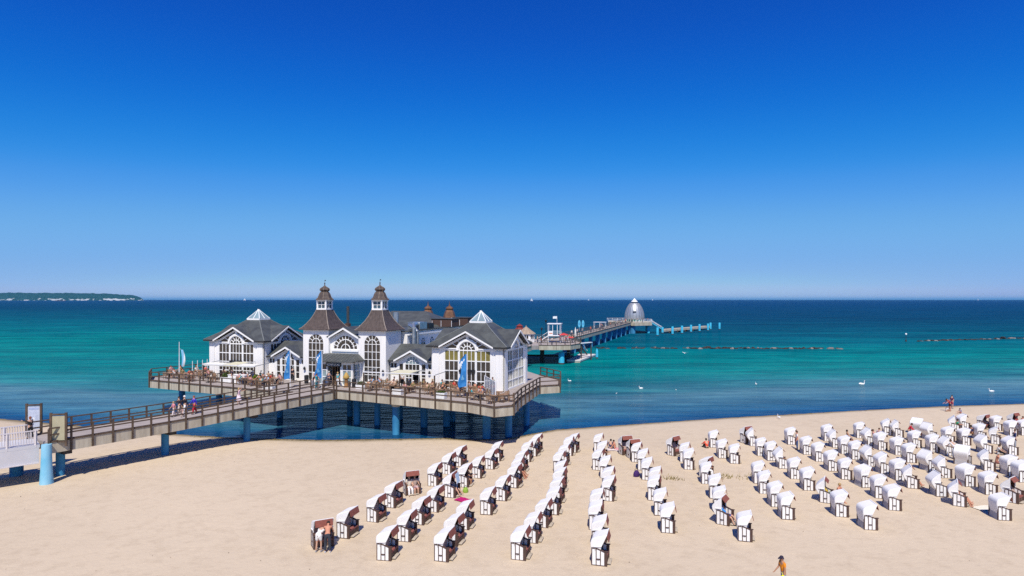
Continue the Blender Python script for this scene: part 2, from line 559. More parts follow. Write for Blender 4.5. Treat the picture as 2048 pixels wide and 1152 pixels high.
fin = mixc(t, chalk, hazed_forest, (0.46, 0.47, 0.48))
t.links.new(fin, b.inputs['Base Color'])
rows = []
rh = random.Random(5)
pxs = [-420 + i * 6 for i in range(119)]
vs, fs = [], []
lay = [(0.0, 0.0), (0.10, 0.42), (0.30, 0.72), (0.9, 0.93), (1.6, 1.0), (2.6, 0.9), (4.0, 0.0)]
for px in pxs:
    H = max(0.0, hprof(px)) / FPX * HD + (14 if hprof(px) > 0.5 else 0)
    for dy, k in lay:
        y = HD + dy * 300
        vs.append(((px - 1024) / FPX * y, y, H * k * (1 + (rh.uniform(-0.05, 0.05) if 0 < k else 0)) - (1 if k == 0 else 0)))
nl = len(lay)
for i in range(len(pxs) - 1):
    for k in range(nl - 1):
        fs.append((i * nl + k, (i + 1) * nl + k, (i + 1) * nl + k + 1, i * nl + k + 1))
hb = MB().add(vs, fs, True)
hb.obj('headland', m, fix=False, label='far wooded headland with white chalk cliffs on the left horizon', kind='structure')

# ------------------------------------------------------------------ building frame
BO = Vector((-20.44, 76.4, 4.3))
BA = R(-19.25)
DZ = 4.3
def BW(u, v, z=0.0):
    c, s = math.cos(BA), math.sin(BA)
    return Vector((BO.x + u * c - v * s, BO.y + u * s + v * c, DZ + z))

# ------------------------------------------------------------------ railings / piers
def rail_post(parent, p, base, top, r=0.055, m=WOOD, out=None):
    mb = MB()
    mb.box(-r, r, -r * 1.2, r * 1.2, base, top)
    o = mb.obj('rail_post', m, parent)
    o.location = (p[0], p[1], 0)
    if out is not None:
        o.rotation_euler = (0, 0, out)
    return o
POSTM = {}
def post(parent, p, zb, h, m, r=0.06, ang=0.0):
    k = (round(h, 3), m.name, r)
    if k not in POSTM:
        me = MB().box(-r, r, -r, r, 0, h).mesh('rail_post', True)
        me.materials.append(m)
        POSTM[k] = me
    return link('rail_post', POSTM[k], parent, (p[0], p[1], zb), ang)
def railing(parent, pts, step, m, hrail=1.08, hang=0.75, rails=(1.08, 0.58), rz=0.10, first=True, last=True):
    """pts: list of (x,y,z deck) world (or parent space)"""
    for hh in rails:
        mb = MB()
        for a, c in zip(pts, pts[1:]):
            mb.bar((a[0], a[1], a[2] + hh), (c[0], c[1], c[2] + hh), 0.075 if hh < 1 else 0.14, rz if hh < 1 else 0.09)
        mb.obj('handrail' if hh == max(rails) else 'middle_rail', m, parent)
    for k, (a, c) in enumerate(zip(pts, pts[1:])):
        a, c = Vector(a), Vector(c)
        ln = (c - a).length
        n = max(1, int(round(ln / step)))
        ang = math.atan2(c.y - a.y, c.x - a.x)
        for i in range(n + (1 if k == len(pts) - 2 and last else 0)):
            if k == 0 and i == 0 and not first:
                continue
            p = a.lerp(c, i / n)
            post(parent, p, p.z - hang, hang + hrail - 0.045, m, 0.065, ang)
def fascia(parent, pts, step, h, th, m, gap=0.03, off=0.0):
    for a, c in zip(pts, pts[1:]):
        a, c = Vector(a), Vector(c)
        n = max(1, int(round((c - a).length / step)))
        d = (c - a).normalized()
        for i in range(n):
            p, q = a.lerp(c, i / n) + d * gap, a.lerp(c, (i + 1) / n) - d * gap
            mb = MB()
            mb.bar((p.x, p.y, p.z - h / 2 - 0.02), (q.x, q.y, q.z - h / 2 - 0.02), th, h)
            mb.obj('fascia_panel', m, parent)
        MB().bar((a.x, a.y, a.z + 0.045), (c.x, c.y, c.z + 0.045), th + 0.10, 0.13).obj('edge_beam', RAILB, parent)
def pile(parent, x, y, r, ztop, m=PILE, zbot=-1.2, capm=None, cap=True, name='pile'):
    mb = MB().lathe([(r, zbot), (r, ztop)], 16)
    o = mb.obj(name, m, parent)
    o.location = (x, y, 0)
    if cap:
        MB().lathe([(r * 1.02, ztop - 0.45), (r * 1.7, ztop - 0.02)], 12).obj('pile_head', capm or CONC, o)
    return o

# -------- terrace platform
DECKPOLY = [(-45.5, 79.3), (-26.8, 69.8), (-21.2, 71.4), (-4.3, 61.9), (-1.65, 59.3), (0.08, 60.3), (0.82, 64.9), (3.16, 73.9), (5.6, 74.9), (6.0, 79.8),
            tuple(BW(20, 16)[:2]), tuple(BW(9, 30)[:2]), tuple(BW(-9, 30)[:2]), tuple(BW(-20, 14)[:2]), (-43.4, 90.5), (-47.3, 82.9)]
plat = thing('pier_platform', 'wide concrete pier platform on blue piles carrying the white restaurant', 'pier')
def poly_slab(pts, z0, z1):
    mb = MB()
    mb.prism(pts, lambda u, w_, z: (u, z, w_), z0, z1)
    return mb
poly_slab(DECKPOLY, DZ - 0.80, DZ).obj('deck', DECK, plat)
# edge shell (concrete fascia panels, railing)
def inset_pts(pts, z, off):
    r = []
    for p in pts:
        r.append((p[0], p[1], z))
    return r
E1 = inset_pts(DECKPOLY[:2], DZ, 0)
E2 = inset_pts(DECKPOLY[2:11], DZ, 0)
E3 = inset_pts([DECKPOLY[13], DECKPOLY[14], DECKPOLY[15], DECKPOLY[0]], DZ, 0)
for e in (E3 + E1[1:], E2):
    fascia(plat, e, 2.0, 0.86, 0.16, CONC)
    oo = []
    for i, p in enumerate(e):
        d = Vector((0, 0, 0))
        for a, c in ((i - 1, i), (i, i + 1)):
            if a >= 0 and c < len(e):
                v = (Vector(e[c]) - Vector(e[a])).normalized()
                d += Vector((v.y, -v.x, 0))
        d.normalize()
        sgn = 1
        oo.append((p[0] + d.x * 0.15 * sgn, p[1] + d.y * 0.15 * sgn, p[2]))
    railing(plat, oo, 2.0, RAILB, hang=0.88)
for a, c in ((E1[1], E2[0]),):
    pass
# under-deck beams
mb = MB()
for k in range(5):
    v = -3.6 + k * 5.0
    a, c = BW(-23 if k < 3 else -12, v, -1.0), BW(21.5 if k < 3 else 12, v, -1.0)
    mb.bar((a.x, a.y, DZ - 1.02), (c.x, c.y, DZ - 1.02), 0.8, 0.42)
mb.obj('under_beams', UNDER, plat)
for px, py, r in ((640, 855, 0.36), (792, 868.5, 0.40), (973, 876, 0.42), (1017, 872, 0.38), (1053, 850, 0.36), (364, 812, 0.40), (438, 813, 0.38), (488, 817, 0.36),
                  (560, 834, 0.36), (714, 848, 0.40), (755, 850, 0.36), (848, 853, 0.42), (893, 852, 0.40), (905, 842, 0.36), (800, 838, 0.36), (700, 832, 0.36)):
    p = U(px, py, 0.0)
    pile(plat, p.x, p.y, r, DZ - 0.86)

# -------- walkway (gangway from the beach)
WD = Vector((0.576, 0.817, 0)).normalized()
WN = Vector((WD.y, -WD.x, 0))
W0 = Vector((-36.3, 50.5, 0))
def wz(s):
    return 3.55 + 0.0085 * s + 0.0212 * max(0, s - 6) * min(1, max(0, s - 6) / 10) * 1.0
def WP(s, o, z=0.0):
    p = W0 + WD * s + WN * o
    return Vector((p.x, p.y, min(DZ, wz(s)) + z))
WL = 26.0
walk = thing('wooden_walkway', 'sloping wooden walkway with brown railings leading from beach to pier platform', 'walkway')
mb = MB()
N = 26
vs, fs = [], []
for i in range(N + 1):
    s = -1.4 + (WL + 1.4) * i / N
    for o, dz in ((-1.9, 0), (1.9, 0), (1.9, -0.30), (-1.9, -0.30)):
        vs.append(WP(s, o, dz + 0.004))
for i in range(N):
    for k in range(4):
        fs.append((i * 4 + k, i * 4 + (k + 1) % 4, i * 4 + 4 + (k + 1) % 4, i * 4 + 4 + k))
fs += [(0, 1, 2, 3), (N * 4 + 3, N * 4 + 2, N * 4 + 1, N * 4)]
mb.add(vs, fs)
mb.obj('deck', DECK, walk)
for o in (-1.0, 1.0):
    mb = MB()
    for i in range(N):
        a, c = WP(-1.4 + (WL + 0.6) * i / N, o, -0.62), WP(-1.4 + (WL + 0.6) * (i + 1) / N, o, -0.62)
        mb.bar(a, c, 0.4, 0.6)
    mb.obj('girder', CONC, walk)
for o in (-1.95, 1.95):
    pts = [tuple(WP(s, o)) for s in frange(-1.4, WL - (0.4 if o > 0 else 0.3), 1.5)]
    fascia(walk, pts, 1.5, 0.84, 0.14, CONC, gap=0.02)
    railing(walk, [tuple(Vector(p) + WN * (0.13 if o > 0 else -0.13)) for p in pts], 1.5, RAILB, hang=0.84)
for s in (0.0, 8.15, 16.2):
    p = WP(s, 0.0)
    g = sandz(p.x, p.y)
    for o in ((0.25,) if s else (0.25,)):
        q = WP(s, o)
        pile(walk, q.x, q.y, 0.32, q.z - 0.85, PILE, min(g, 0) - 1.0, cap=False)
    a, c = WP(s, -1.9, -0.95), WP(s, 1.9, -0.95)
    MB().bar(WP(s, -1.7, -0.98), WP(s, 1.7, -0.98), 0.6, 0.42).obj('cross_beam', UNDER, walk)

# -------- white footbridge at the far left
wb = thing('white_footbridge', 'white steel footbridge with baluster railings joining the walkway at left', 'footbridge')
BD = Vector((-0.745, -0.667, 0)).normalized()
BN = Vector((-BD.y, BD.x, 0))      # towards camera / right
B0 = WP(-1.45, 0)
def BP(s, o, z=0.0):
    p = Vector((B0.x, B0.y, 0)) + BD * s + BN * o
    return Vector((p.x, p.y, 3.45 - 0.012 * s + z))
mb = MB()
mb.bar(BP(0, 0, -0.12), BP(16, 0, -0.12), 3.4, 0.22)
mb.obj('deck', GIRD, wb)
for o in (1.62, -1.62):
    MB().bar(BP(0.05, o, -0.78), BP(16, o, -0.78), 0.22, 1.08).obj('girder', GIRD, wb)
    MB().bar(BP(0.05, o, -1.36), BP(16, o, -1.36), 0.5, 0.07).obj('girder_flange', BRWH, wb)
    MB().bar(BP(0.1, o, 1.08), BP(16, o, 1.08), 0.12, 0.07).obj('handrail', BRWH, wb)
    MB().bar(BP(0.1, o, 0.14), BP(16, o, 0.14), 0.06, 0.05).obj('bottom_rail', BRWH, wb)
    for i in range(10):
        p = BP(0.25 + i * 1.7, o, 0)
        MB().box(-0.07, 0.07, -0.07, 0.07, -0.2, 1.10).obj('rail_post', BRWH, wb).location = p
    bme = MB().box(-0.018, 0.018, -0.018, 0.018, 0.16, 1.05).mesh('baluster', True)
    bme.materials.append(BRWH)
    for i in range(96):
        link('baluster', bme, wb, BP(0.35 + i * 0.16, o, 0))
p = U(93, 967.5)
MB().lathe([(0.47, -0.6), (0.46, 0.0), (0.38, 1.2), (0.345, 2.2), (0.335, 3.0)], 20).obj('bridge_pier', mat('pale_blue_paint', (0.16, 0.46, 0.66), 0.6, 0.0, 0.8, 0, 0.3, 0.15, 5, col2=(0.30, 0.58, 0.74)), wb).location = p
p = U(33, 951)
MB().lathe([(0.46, -0.6), (0.46, 2.1)], 20).obj('bridge_pier', PILE, wb).location = p
# ------------------------------------------------------------------ restaurant
rest = thing('pier_restaurant', 'white two-towered pier restaurant with grey roofs and arched windows', 'restaurant', BO, BA)

def arch_pts(cx, zs, r, n=14, a0=0.0, a1=PI):
    return [(cx + r * math.cos(a0 + (a1 - a0) * i / n), zs + r * math.sin(a0 + (a1 - a0) * i / n)) for i in range(n + 1)]

def cells(parent, F, us, zs, pm, depth=(-0.12, -0.09), margin=0.0, pick=None):
    for i in range(len(us) - 1):
        for j in range(len(zs) - 1):
            mm = pick(i, j) if pick else pm
            if mm is None:
                continue
            MB().boxF(F, us[i] + margin, us[i + 1] - margin, depth[0], depth[1], zs[j] + margin, zs[j + 1] - margin).obj('pane', mm, parent)

def bars(F, us, zs, bw=0.07, w0=-0.13, w1=-0.02, thick=None):
    mb = MB()
    th = thick or {}
    for i, u in enumerate(us):
        b2 = th.get(('u', i), bw) / 2
        mb.boxF(F, u - b2, u + b2, w0, w1, zs[0], zs[-1])
    for j, z in enumerate(zs):
        b2 = th.get(('z', j), bw) / 2
        mb.boxF(F, us[0], us[-1], w0 + 0.004, w1 - 0.004, z - b2, z + b2)
    return mb

def arch_part(mb, F, cx, zs, r, bw=0.08, nr=6, rin=0.5, w0=-0.13, w1=-0.02, rings=1, outer=True):
    rr = ([r] if outer else []) + [r * rin] if rings == 1 else ([r] if outer else []) + list(rings)
    for q in rr:
        pts = arch_pts(cx, zs, q - bw / 2, 14) + list(reversed(arch_pts(cx, zs, q + bw / 2, 14)))
        mb.prism(pts, F, w0 + 0.002, w1 - 0.002)
    for k in range(1, nr):
        a = PI * k / nr
        c, s = math.cos(a), math.sin(a)
        r0 = r * (rin if rings == 1 else min(rings)) * (1.0 if k != nr / 2 else 0.0)
        p0, p1 = (cx + c * r0, zs + s * r0), (cx + c * r, zs + s * r)
        n = (-s * bw / 2.6, c * bw / 2.6)
        mb.prism([(p0[0] - n[0], p0[1] - n[1]), (p1[0] - n[0], p1[1] - n[1]), (p1[0] + n[0], p1[1] + n[1]), (p0[0] + n[0], p0[1] + n[1])], F, w0 + 0.006, w1 - 0.008)
    return mb

def fan_panes(parent, F, cx, zs, r, nr, rin, pm):
    for k in range(nr):
        a0, a1 = PI * k / nr, PI * (k + 1) / nr
        for ra, rb in ((0.0, rin), (rin, r)):
            if ra == 0.0:
                pts = [(cx, zs)] + arch_pts(cx, zs, rb, 3, a0, a1)
            else:
                pts = arch_pts(cx, zs, ra, 3, a0, a1) + list(reversed(arch_pts(cx, zs, rb, 3, a0, a1)))
            MB().prism(pts, F, -0.12, -0.09).obj('pane', pm, parent)

def arched_window(F, cx, half, z0, zs, cols, rows, nr=6, rin=0.5, pm=GLASS, name='window'):
    us = [cx - half + 2 * half * i / cols for i in range(cols + 1)]
    zl = [z0 + (zs - z0) * j / rows for j in range(rows + 1)]
    mb = bars(F, us, zl, 0.06)
    arch_part(mb, F, cx, zs, half, 0.07, nr, rin)
    o = mb.obj(name, TRIM, rest)
    cells(o, F, us, zl, pm)
    fan_panes(o, F, cx, zs, half, nr, half * rin, pm)
    return o

def wall(F, outer, holes=(), t_=0.25, name='wall', m=WHITE):
    return MB().prism(outer, F, -t_, 0.0, holes).obj(name, m, rest)

def gable_roof(F, cx, half, zE, zR, w0, w1, th=0.14, m=SLATE, name='gable_roof'):
    """two slopes, ridge along w"""
    d = Vector((half, zE - zR)).normalized()
    n = Vector((-d.y, d.x)) * th
    mb = MB()
    for sg in (1, -1):
        pts = [(cx, zR), (cx + sg * half, zE), (cx + sg * (half + n.x), zE + n.y), (cx, zR + th * 1.15)]
        mb.prism(pts, F, w0, w1)
    return mb.obj(name, m, rest)

def barge(F, cx, half, zE, zR, w1, wd=0.20, th=0.07):
    for sg in (1, -1):
        pts = [(cx, zR - 0.06), (cx + sg * half, zE - 0.06), (cx + sg * half, zE + wd - 0.06), (cx, zR + wd - 0.04)]
        MB().prism(pts, F, w1, w1 + th).obj('barge_board', TRIM, rest)

def pavilion(cu, blind):
    hw, d = 4.4, 8.3
    cv = d / 2
    sides = [lambda u, w_, z: (cu + u, -w_, z),                 # front
             lambda u, w_, z: (cu + hw + w_, cv + u, z),        # right
             lambda u, w_, z: (cu - hw - w_, cv - u, z),        # left
             lambda u, w_, z: (cu - u, d + w_, z)]              # back
    for si, F in enumerate(sides):
        h = hw if si in (0, 3) else cv
        gap = 0.002 if si in (0, 3) else -0.26
        wh = 2.78
        glazed = si in (0, 1, 2)
        out = [(-h - gap + 0.002, 0.0), (h + gap - 0.002, 0.0), (h + gap - 0.002, 4.9), (2.95, 4.9), (0, 6.35), (-2.95, 4.9), (-h - gap + 0.002, 4.9)]
        zt, ra, zs = 4.45, 0.98, 4.45
        if not glazed:
            wall(F, out)
            continue
        hole = [(-wh, 0.15), (wh, 0.15), (wh, zt)] + arch_pts(0, zs, ra, 14) + [(-wh, zt)]
        # gable lights either side of the arch
        g1 = [(1.32, 4.66), (2.62, 4.66), (1.45, 5.32), (1.02, 5.40), (1.25, 5.0)]
        g1 = [(1.36, 4.68), (2.75, 4.68), (0.16, 6.02), (0.16, 5.78), (0.6, 5.66), (1.0, 5.36), (1.26, 4.98)]
        g2 = [(-x, z) for x, z in reversed(g1)]
        wall(F, out, [hole, g1, g2])
        us = [-2.78, -2.22, -1.66, -1.10, -0.98, -0.49, 0, 0.49, 0.98, 1.10, 1.66, 2.22, 2.78]
        zl = [0.15, 1.0, 2.12, 3.25, 4.45]
        mb = bars(F, us, zl, 0.055, thick={('u', 3): 0.13, ('u', 4): 0.13, ('u', 8): 0.13, ('u', 9): 0.13, ('z', 4): 0.13, ('z', 3): 0.11, ('z', 2): 0.11, ('z', 1): 0.11})
        arch_part(mb, F, 0, zs, ra, 0.09, 6, 0.5)
        o = mb.obj('window', TRIM, rest)
        def pick(i, j, si=si):
            if i in (3, 8):
                return None
            return GLASSB if (blind and si == 0 and j == 3) else GLASS
        cells(o, F, us, zl, GLASS, pick=pick)
        fan_panes(o, F, 0, zs, ra, 6, ra * 0.5, GLASS)
        pts = arch_pts(0, zs, ra + 0.04, 14) + list(reversed(arch_pts(0, zs, ra + 0.30, 14)))
        MB().prism(pts, F, 0.0, 0.10).obj('arch_surround', TRIM, rest)
        gl_ = MB().prism(g1, F, -0.14, -0.11).obj('gable_pane', GLASS, rest)
        MB().prism(g2, F, -0.14, -0.11).obj('gable_pane', GLASS, rest)
        for sg in (1, -1):
            for (p0, p1) in (((0.95 * sg, 5.3), (1.35 * sg, 5.62)), ((1.28 * sg, 4.9), (1.9 * sg, 5.2))):
                dx, dz = p1[0] - p0[0], p1[1] - p0[1]
                ln = math.hypot(dx, dz)
                nx, nz = -dz / ln * 0.035, dx / ln * 0.035
                MB().prism([(p0[0] - nx, p0[1] - nz), (p1[0] - nx, p1[1] - nz), (p1[0] + nx, p1[1] + nz), (p0[0] + nx, p0[1] + nz)], F, -0.10, -0.02).obj('gable_bar', TRIM, rest)
        MB().prism([(-3.5, 4.56), (-1.36, 4.56), (-1.36, 4.68), (-3.5, 4.68)], F, 0, 0.07).obj('cornice', TRIM, rest)
        MB().prism([(1.36, 4.56), (3.5, 4.56), (3.5, 4.68), (1.36, 4.68)], F, 0, 0.07).obj('cornice', TRIM, rest)
        # corner pilasters
        for sg in (1, -1):
            a, b_ = sorted((sg * (h - 0.12), sg * (h - 0.95)))
            MB().boxF(F, a, b_, 0.0, 0.09, 0.0, 4.45).obj('pilaster', WHITE, rest)
        if si == 0:
            # dark name board over the doors
            MB().boxF(F, -0.98, 0.98, -0.02, 0.14, 2.0, 2.28).obj('name_board', BLACK, rest)
        gable_roof(F, 0, 3.35, 4.82, 6.58, -3.4, 0.50)
        barge(F, 0, 3.3, 4.80, 6.52, 0.50, 0.17)
        MB().boxF(F, 3.35, h + 0.5, 0.42, 0.56, 4.74, 4.92).obj('gutter', DARKGUT, rest)
        MB().boxF(F, -h - 0.5, -3.35, 0.42, 0.56, 4.74, 4.92).obj('gutter', DARKGUT, rest)
    # main roof: hipped, with notches where the four gables cut in
    mb = MB()
    hx, hy = hw + 0.5, cv + 0.5
    L0, L1, L2, L3 = (hx, hy, 4.94), (3.25, 3.15, 5.95), (1.9, 1.85, 6.78), (0.98, 0.97, 7.52)
    gs = (6.58 - 4.82) / 3.35
    for si, (fa, ea, fb, eb) in enumerate(((0, 1, 1, 0),) * 4):
        def Q(u, dd, z, si=si):
            # u along the side, dd distance out from the centre
            return [(cu + u, cv - dd, z), (cu + dd, cv + u, z), (cu - dd, cv - u, z), (cu - u, cv + dd, z)][si]
        lat = 0 if si in (0, 3) else 1
        dep = 1 - lat
        v0 = (6.70 - 4.94) / gs
        v1 = (6.70 - 5.95) / gs
        kk = (6.70 - 5.95) / (6.78 - 5.95)
        dv = L1[dep] + (L2[dep] - L1[dep]) * kk
        for sg in (1, -1):
            mb.add([Q(sg * L0[lat], L0[dep], L0[2]), Q(sg * v0, L0[dep], L0[2]), Q(sg * v1, L1[dep], L1[2]), Q(sg * L1[lat], L1[dep], L1[2])], [(0, 1, 2, 3)])
            mb.add([Q(sg * L1[lat], L1[dep], L1[2]), Q(sg * v1, L1[dep], L1[2]), Q(0, dv, 6.70), Q(0, L2[dep], L2[2]), Q(sg * L2[lat], L2[dep], L2[2])], [(0, 1, 2, 3, 4)])
        mb.add([Q(-L2[lat], L2[dep], L2[2]), Q(L2[lat], L2[dep], L2[2]), Q(L3[lat], L3[dep], L3[2]), Q(-L3[lat], L3[dep], L3[2])], [(0, 1, 2, 3)])
    o = mb.obj('roof', SLATE, rest)
    for sx in (1, -1):
        for sy in (1, -1):
            mb = MB()
            pts = [(hw + 0.5, cv + 0.5, 4.97), (3.25, 3.15, 5.98), (1.9, 1.85, 6.81), (0.98, 0.97, 7.53)]
            for p, q in zip(pts, pts[1:]):
                mb.bar((cu + sx * p[0], cv + sy * p[1], p[2]), (cu + sx * q[0], cv + sy * q[1], q[2]), 0.10, 0.06)
            mb.obj('hip_cap', mat('hip_cap_zinc', (0.19, 0.20, 0.19), 0.45, 0.1), o)
    # glass pyramid
    MB().levels([(1.06, 1.06, 7.40), (1.06, 1.06, 7.66)], (cu, cv)).obj('pyramid_curb', TRIM, rest)
    pb = MB()
    ap = (cu, cv, 8.85)
    base = [(cu + sx * 0.99, cv + sy * 0.99, 7.66) for sx, sy in ((-1, -1), (0, -1), (1, -1), (1, 0), (1, 1), (0, 1), (-1, 1), (-1, 0))]
    for p in base:
        pb.bar(p, ap, 0.085, 0.085)
    pb.box(cu - 0.10, cu + 0.10, cv - 0.10, cv + 0.10, 8.72, 8.90)
    pyr = pb.obj('glass_pyramid', TRIM, rest)
    for i in range(8):
        p, q = Vector(base[i]), Vector(base[(i + 1) % 8])
        a3 = Vector(ap)
        mb = MB()
        mb.add([p * 0.985 + a3 * 0.015, q * 0.985 + a3 * 0.015, a3 * 0.97 + (p + q) * 0.015], [(0, 1, 2)])
        mb.obj('pane', GLASSC, pyr, fix=False)

pavilion(-16.3, False)
pavilion(16.3, True)

# towers
def tower(cu):
    h, d = 1.87, 3.6
    cv = d / 2
    F0 = lambda u, w_, z: (cu + u, -w_, z)
    F1 = lambda u, w_, z: (cu + h + w_, cv + u, z)
    F2 = lambda u, w_, z: (cu - h - w_, cv - u, z)
    F3 = lambda u, w_, z: (cu - u, d + w_, z)
    wh = 1.1
    hole = [(-wh, 0.3), (wh, 0.3)] + arch_pts(0, 4.85, wh, 16)
    wall(F0, [(-h, 0), (h, 0), (h, 6.55), (-h, 6.55)], [hole], name='tower_wall')
    for F in (F1, F2):
        wall(F, [(-cv + 0.252, 0), (cv - 0.252, 0), (cv - 0.252, 6.55), (-cv + 0.252, 6.55)], name='tower_wall')
    wall(F3, [(-h, 0), (h, 0), (h, 6.55), (-h, 6.55)], name='tower_wall')
    arched_window(F0, 0, wh, 0.3, 4.85, 4, 5, 6, 0.5)
    lv = [(2.20, 6.46), (2.20, 6.54), (1.92, 6.78), (1.62, 7.15), (1.28, 7.65), (1.00, 8.2), (0.80, 8.70), (0.74, 8.92)]
    o = MB().levels([(a, a * (cv + 0.33) / 2.2 if False else a, z) for a, z in lv], (cu, cv)).obj('tower_roof', COPPER, rest)
    for sx in (1, -1):
        for sy in (1, -1):
            mb = MB()
            for (a, z), (a2, z2) in zip(lv[1:], lv[2:]):
                mb.bar((cu + sx * a, cv + sy * a, z + 0.01), (cu + sx * a2, cv + sy * a2, z2 + 0.01), 0.07, 0.06)
            mb.obj('hip_cap', mat('hip_cap_pale', (0.30, 0.25, 0.21), 0.5, 0.1), o)
    # lantern
    ln = MB()
    ln.levels([(0.72, 0.72, 8.90), (0.72, 0.72, 9.12)], (cu, cv))
    for sx in (1, -1):
        for sy in (1, -1):
            ln.box(cu + sx * 0.60 - 0.10, cu + sx * 0.60 + 0.10, cv + sy * 0.60 - 0.10, cv + sy * 0.60 + 0.10, 9.10, 9.98)
    ln.levels([(0.72, 0.72, 9.96), (0.74, 0.74, 10.18)], (cu, cv))
    lo = ln.obj('lantern', TRIM, rest)
    for a in range(4):
        ca, sa = math.cos(a * PI / 2), math.sin(a * PI / 2)
        FF = lambda u, w_, z, ca=ca, sa=sa: (cu + u * ca - (0.62 + w_) * -sa * 1.0 * (1), cv + u * sa - (0.62 + w_) * ca, z)
        MB().boxF(FF, -0.5, 0.5, -0.06, -0.03, 9.10, 9.98).obj('pane', mat('lantern_glass', (0.05, 0.09, 0.12), 0.1, 0.3, 2, 0, 0.6), lo)
        b_ = MB()
        for u in (0.0,):
            b_.boxF(FF, u - 0.03, u + 0.03, -0.03, 0.05, 9.10, 9.98)
        b_.boxF(FF, -0.5, 0.5, -0.028, 0.046, 9.52, 9.57)
        b_.obj('lantern_bars', TRIM, lo)
    prof = [(1.55, 10.16), (1.50, 10.24), (1.22, 10.42), (1.06, 10.70), (0.95, 11.0), (0.80, 11.28), (0.62, 11.46), (0.50, 11.52), (0.72, 11.60), (0.84, 11.78), (0.76, 11.98), (0.52, 12.14),
            (0.28, 12.26), (0.14, 12.38), (0.09, 12.5), (0.06, 12.7), (0.13, 12.80), (0.05, 12.92), (0.022, 13.0), (0.018, 13.35)]
    prof = [(r, 10.16 + (z - 10.16) * 0.78) for r, z in prof]
    dome = MB().lathe([(r * 0.74, z) for r, z in prof], 8, (cu, cv, 0), False, PI / 8).obj('cupola_roof', COPPER, rest)
    for k in range(8):
        a = PI / 8 + k * PI / 4
        mb = MB()
        for (r0, z0), (r1, z1) in zip(prof[1:13], prof[2:14]):
            mb.bar((cu + math.cos(a) * r0 * 0.745, cv + math.sin(a) * r0 * 0.745, z0), (cu + math.cos(a) * r1 * 0.745, cv + math.sin(a) * r1 * 0.745, z1), 0.05, 0.05)
        mb.obj('cupola_rib', mat('cupola_rib_copper', (0.20, 0.15, 0.11), 0.5, 0.2), dome)
    MB().prism([(-0.03, 12.56), (0.12, 12.52), (0.16, 12.60), (0.12, 12.68), (-0.03, 12.62)], lambda u, w_, z: (cu + u, cv - w_, z), -0.01, 0.01).obj('weather_vane', BLACK, dome)
tower(-3.98)
tower(3.98)

# centre gable between the towers
FC = lambda u, w_, z: (u, 0.4 - w_, z)
hole = [(-1.72, 4.1), (1.72, 4.1)] + arch_pts(0, 4.12, 1.72, 18)
wall(FC, [(-2.11, 0), (2.11, 0), (2.11, 5.55), (0, 6.55), (-2.11, 5.55)], [hole], name='centre_wall')
mb = MB()
mb.boxF(FC, -1.72, 1.72, -0.13, -0.02, 4.1, 4.18)
arch_part(mb, FC, 0, 4.14, 1.70, 0.09, 10, 0.36, rings=(0.62, 1.2))
o = mb.obj('window', TRIM, rest)
fan_panes(o, FC, 0, 4.14, 1.70, 10, 0.62, GLASS)
MB().boxF(FC, -1.9, 1.9, 0.0, 0.14, 3.86, 4.08).obj('window_sill', TRIM, rest)
gable_roof(FC, 0, 2.35, 5.55, 6.72, -7.0, 0.45)
barge(FC, 0, 2.1, 5.52, 6.62, 0.45)

# entrance porch
porch = [(-2.55, 0.0), (2.55, 0.0), (2.55, 2.85), (-2.55, 2.85)]
FP = lambda u, w_, z: (u, -1.9 - w_, z)
holes = [[(-2.3, 0.12), (-1.05, 0.12), (-1.05, 2.55), (-2.3, 2.55)], [(-0.95, 0.02), (0.85, 0.02), (0.85, 2.25), (-0.95, 2.25)], [(1.15, 0.12), (2.35, 0.12), (2.35, 2.55), (1.15, 2.55)]]
wall(FP, porch, holes, 0.2, 'porch_wall')
for sg in (1, -1):
    Fs = (lambda u, w_, z: (2.55 + w_, -0.95 + u, z)) if sg > 0 else (lambda u, w_, z: (-2.55 - w_, -0.95 - u, z))
    hs = [[(-0.6, 0.3), (0.6, 0.3), (0.6, 2.55), (-0.6, 2.55)]]
    wall(Fs, [(-0.745, 0), (0.945, 0), (0.945, 2.85), (-0.745, 2.85)], hs, 0.18, 'porch_wall')
    mb = bars(Fs, [-0.6, 0, 0.6], [0.3, 1.05, 1.8, 2.55], 0.06)
    cells(mb.obj('window', TRIM, rest), Fs, [-0.6, 0, 0.6], [0.3, 1.05, 1.8, 2.55], GLASSC)
for a, c in ((-2.3, -1.05), (1.15, 2.35)):
    us = [a, (a + c) / 2, c]
    zl = [0.12, 1.0, 1.85, 2.55]
    mb = bars(FP, us, zl, 0.10, thick={('z', 2): 0.14})
    cells(mb.obj('porch_door', TRIM, rest), FP, us, zl, GLASSC, pick=lambda i, j: GLASSC if j < 2 else GLASS)
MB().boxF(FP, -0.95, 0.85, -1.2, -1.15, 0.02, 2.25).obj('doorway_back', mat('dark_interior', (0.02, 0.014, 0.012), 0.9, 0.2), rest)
for u in (-0.6, -0.25, 0.1):
    MB().boxF(FP, u - 0.03, u + 0.03, -0.6, -0.55, 0.02, 2.2).obj('door_leaf_stile', TEAK, rest)
sb = MB().boxF(FP, -1.05, 1.0, 0.03, 0.15, 2.28, 2.72).obj('sign_board', BLACK, rest)
tc = bpy.data.curves.new('sign_text', 'FONT')
tc.body = 'SEEBRÜCKE'
tc.size = 0.36
tc.extrude = 0.01
tc.align_x = 'CENTER'
tc.align_y = 'CENTER'
to = bpy.data.objects.new('sign_text', tc)
COL.objects.link(to)
dg = bpy.context.evaluated_depsgraph_get()
tm = bpy.data.meshes.new_from_object(to.evaluated_get(dg))
tm.name = 'sign_lettering'
bpy.data.objects.remove(to)
tm.materials.clear()
tm.materials.append(TRIM)
lo = link('sign_lettering', tm, sb)
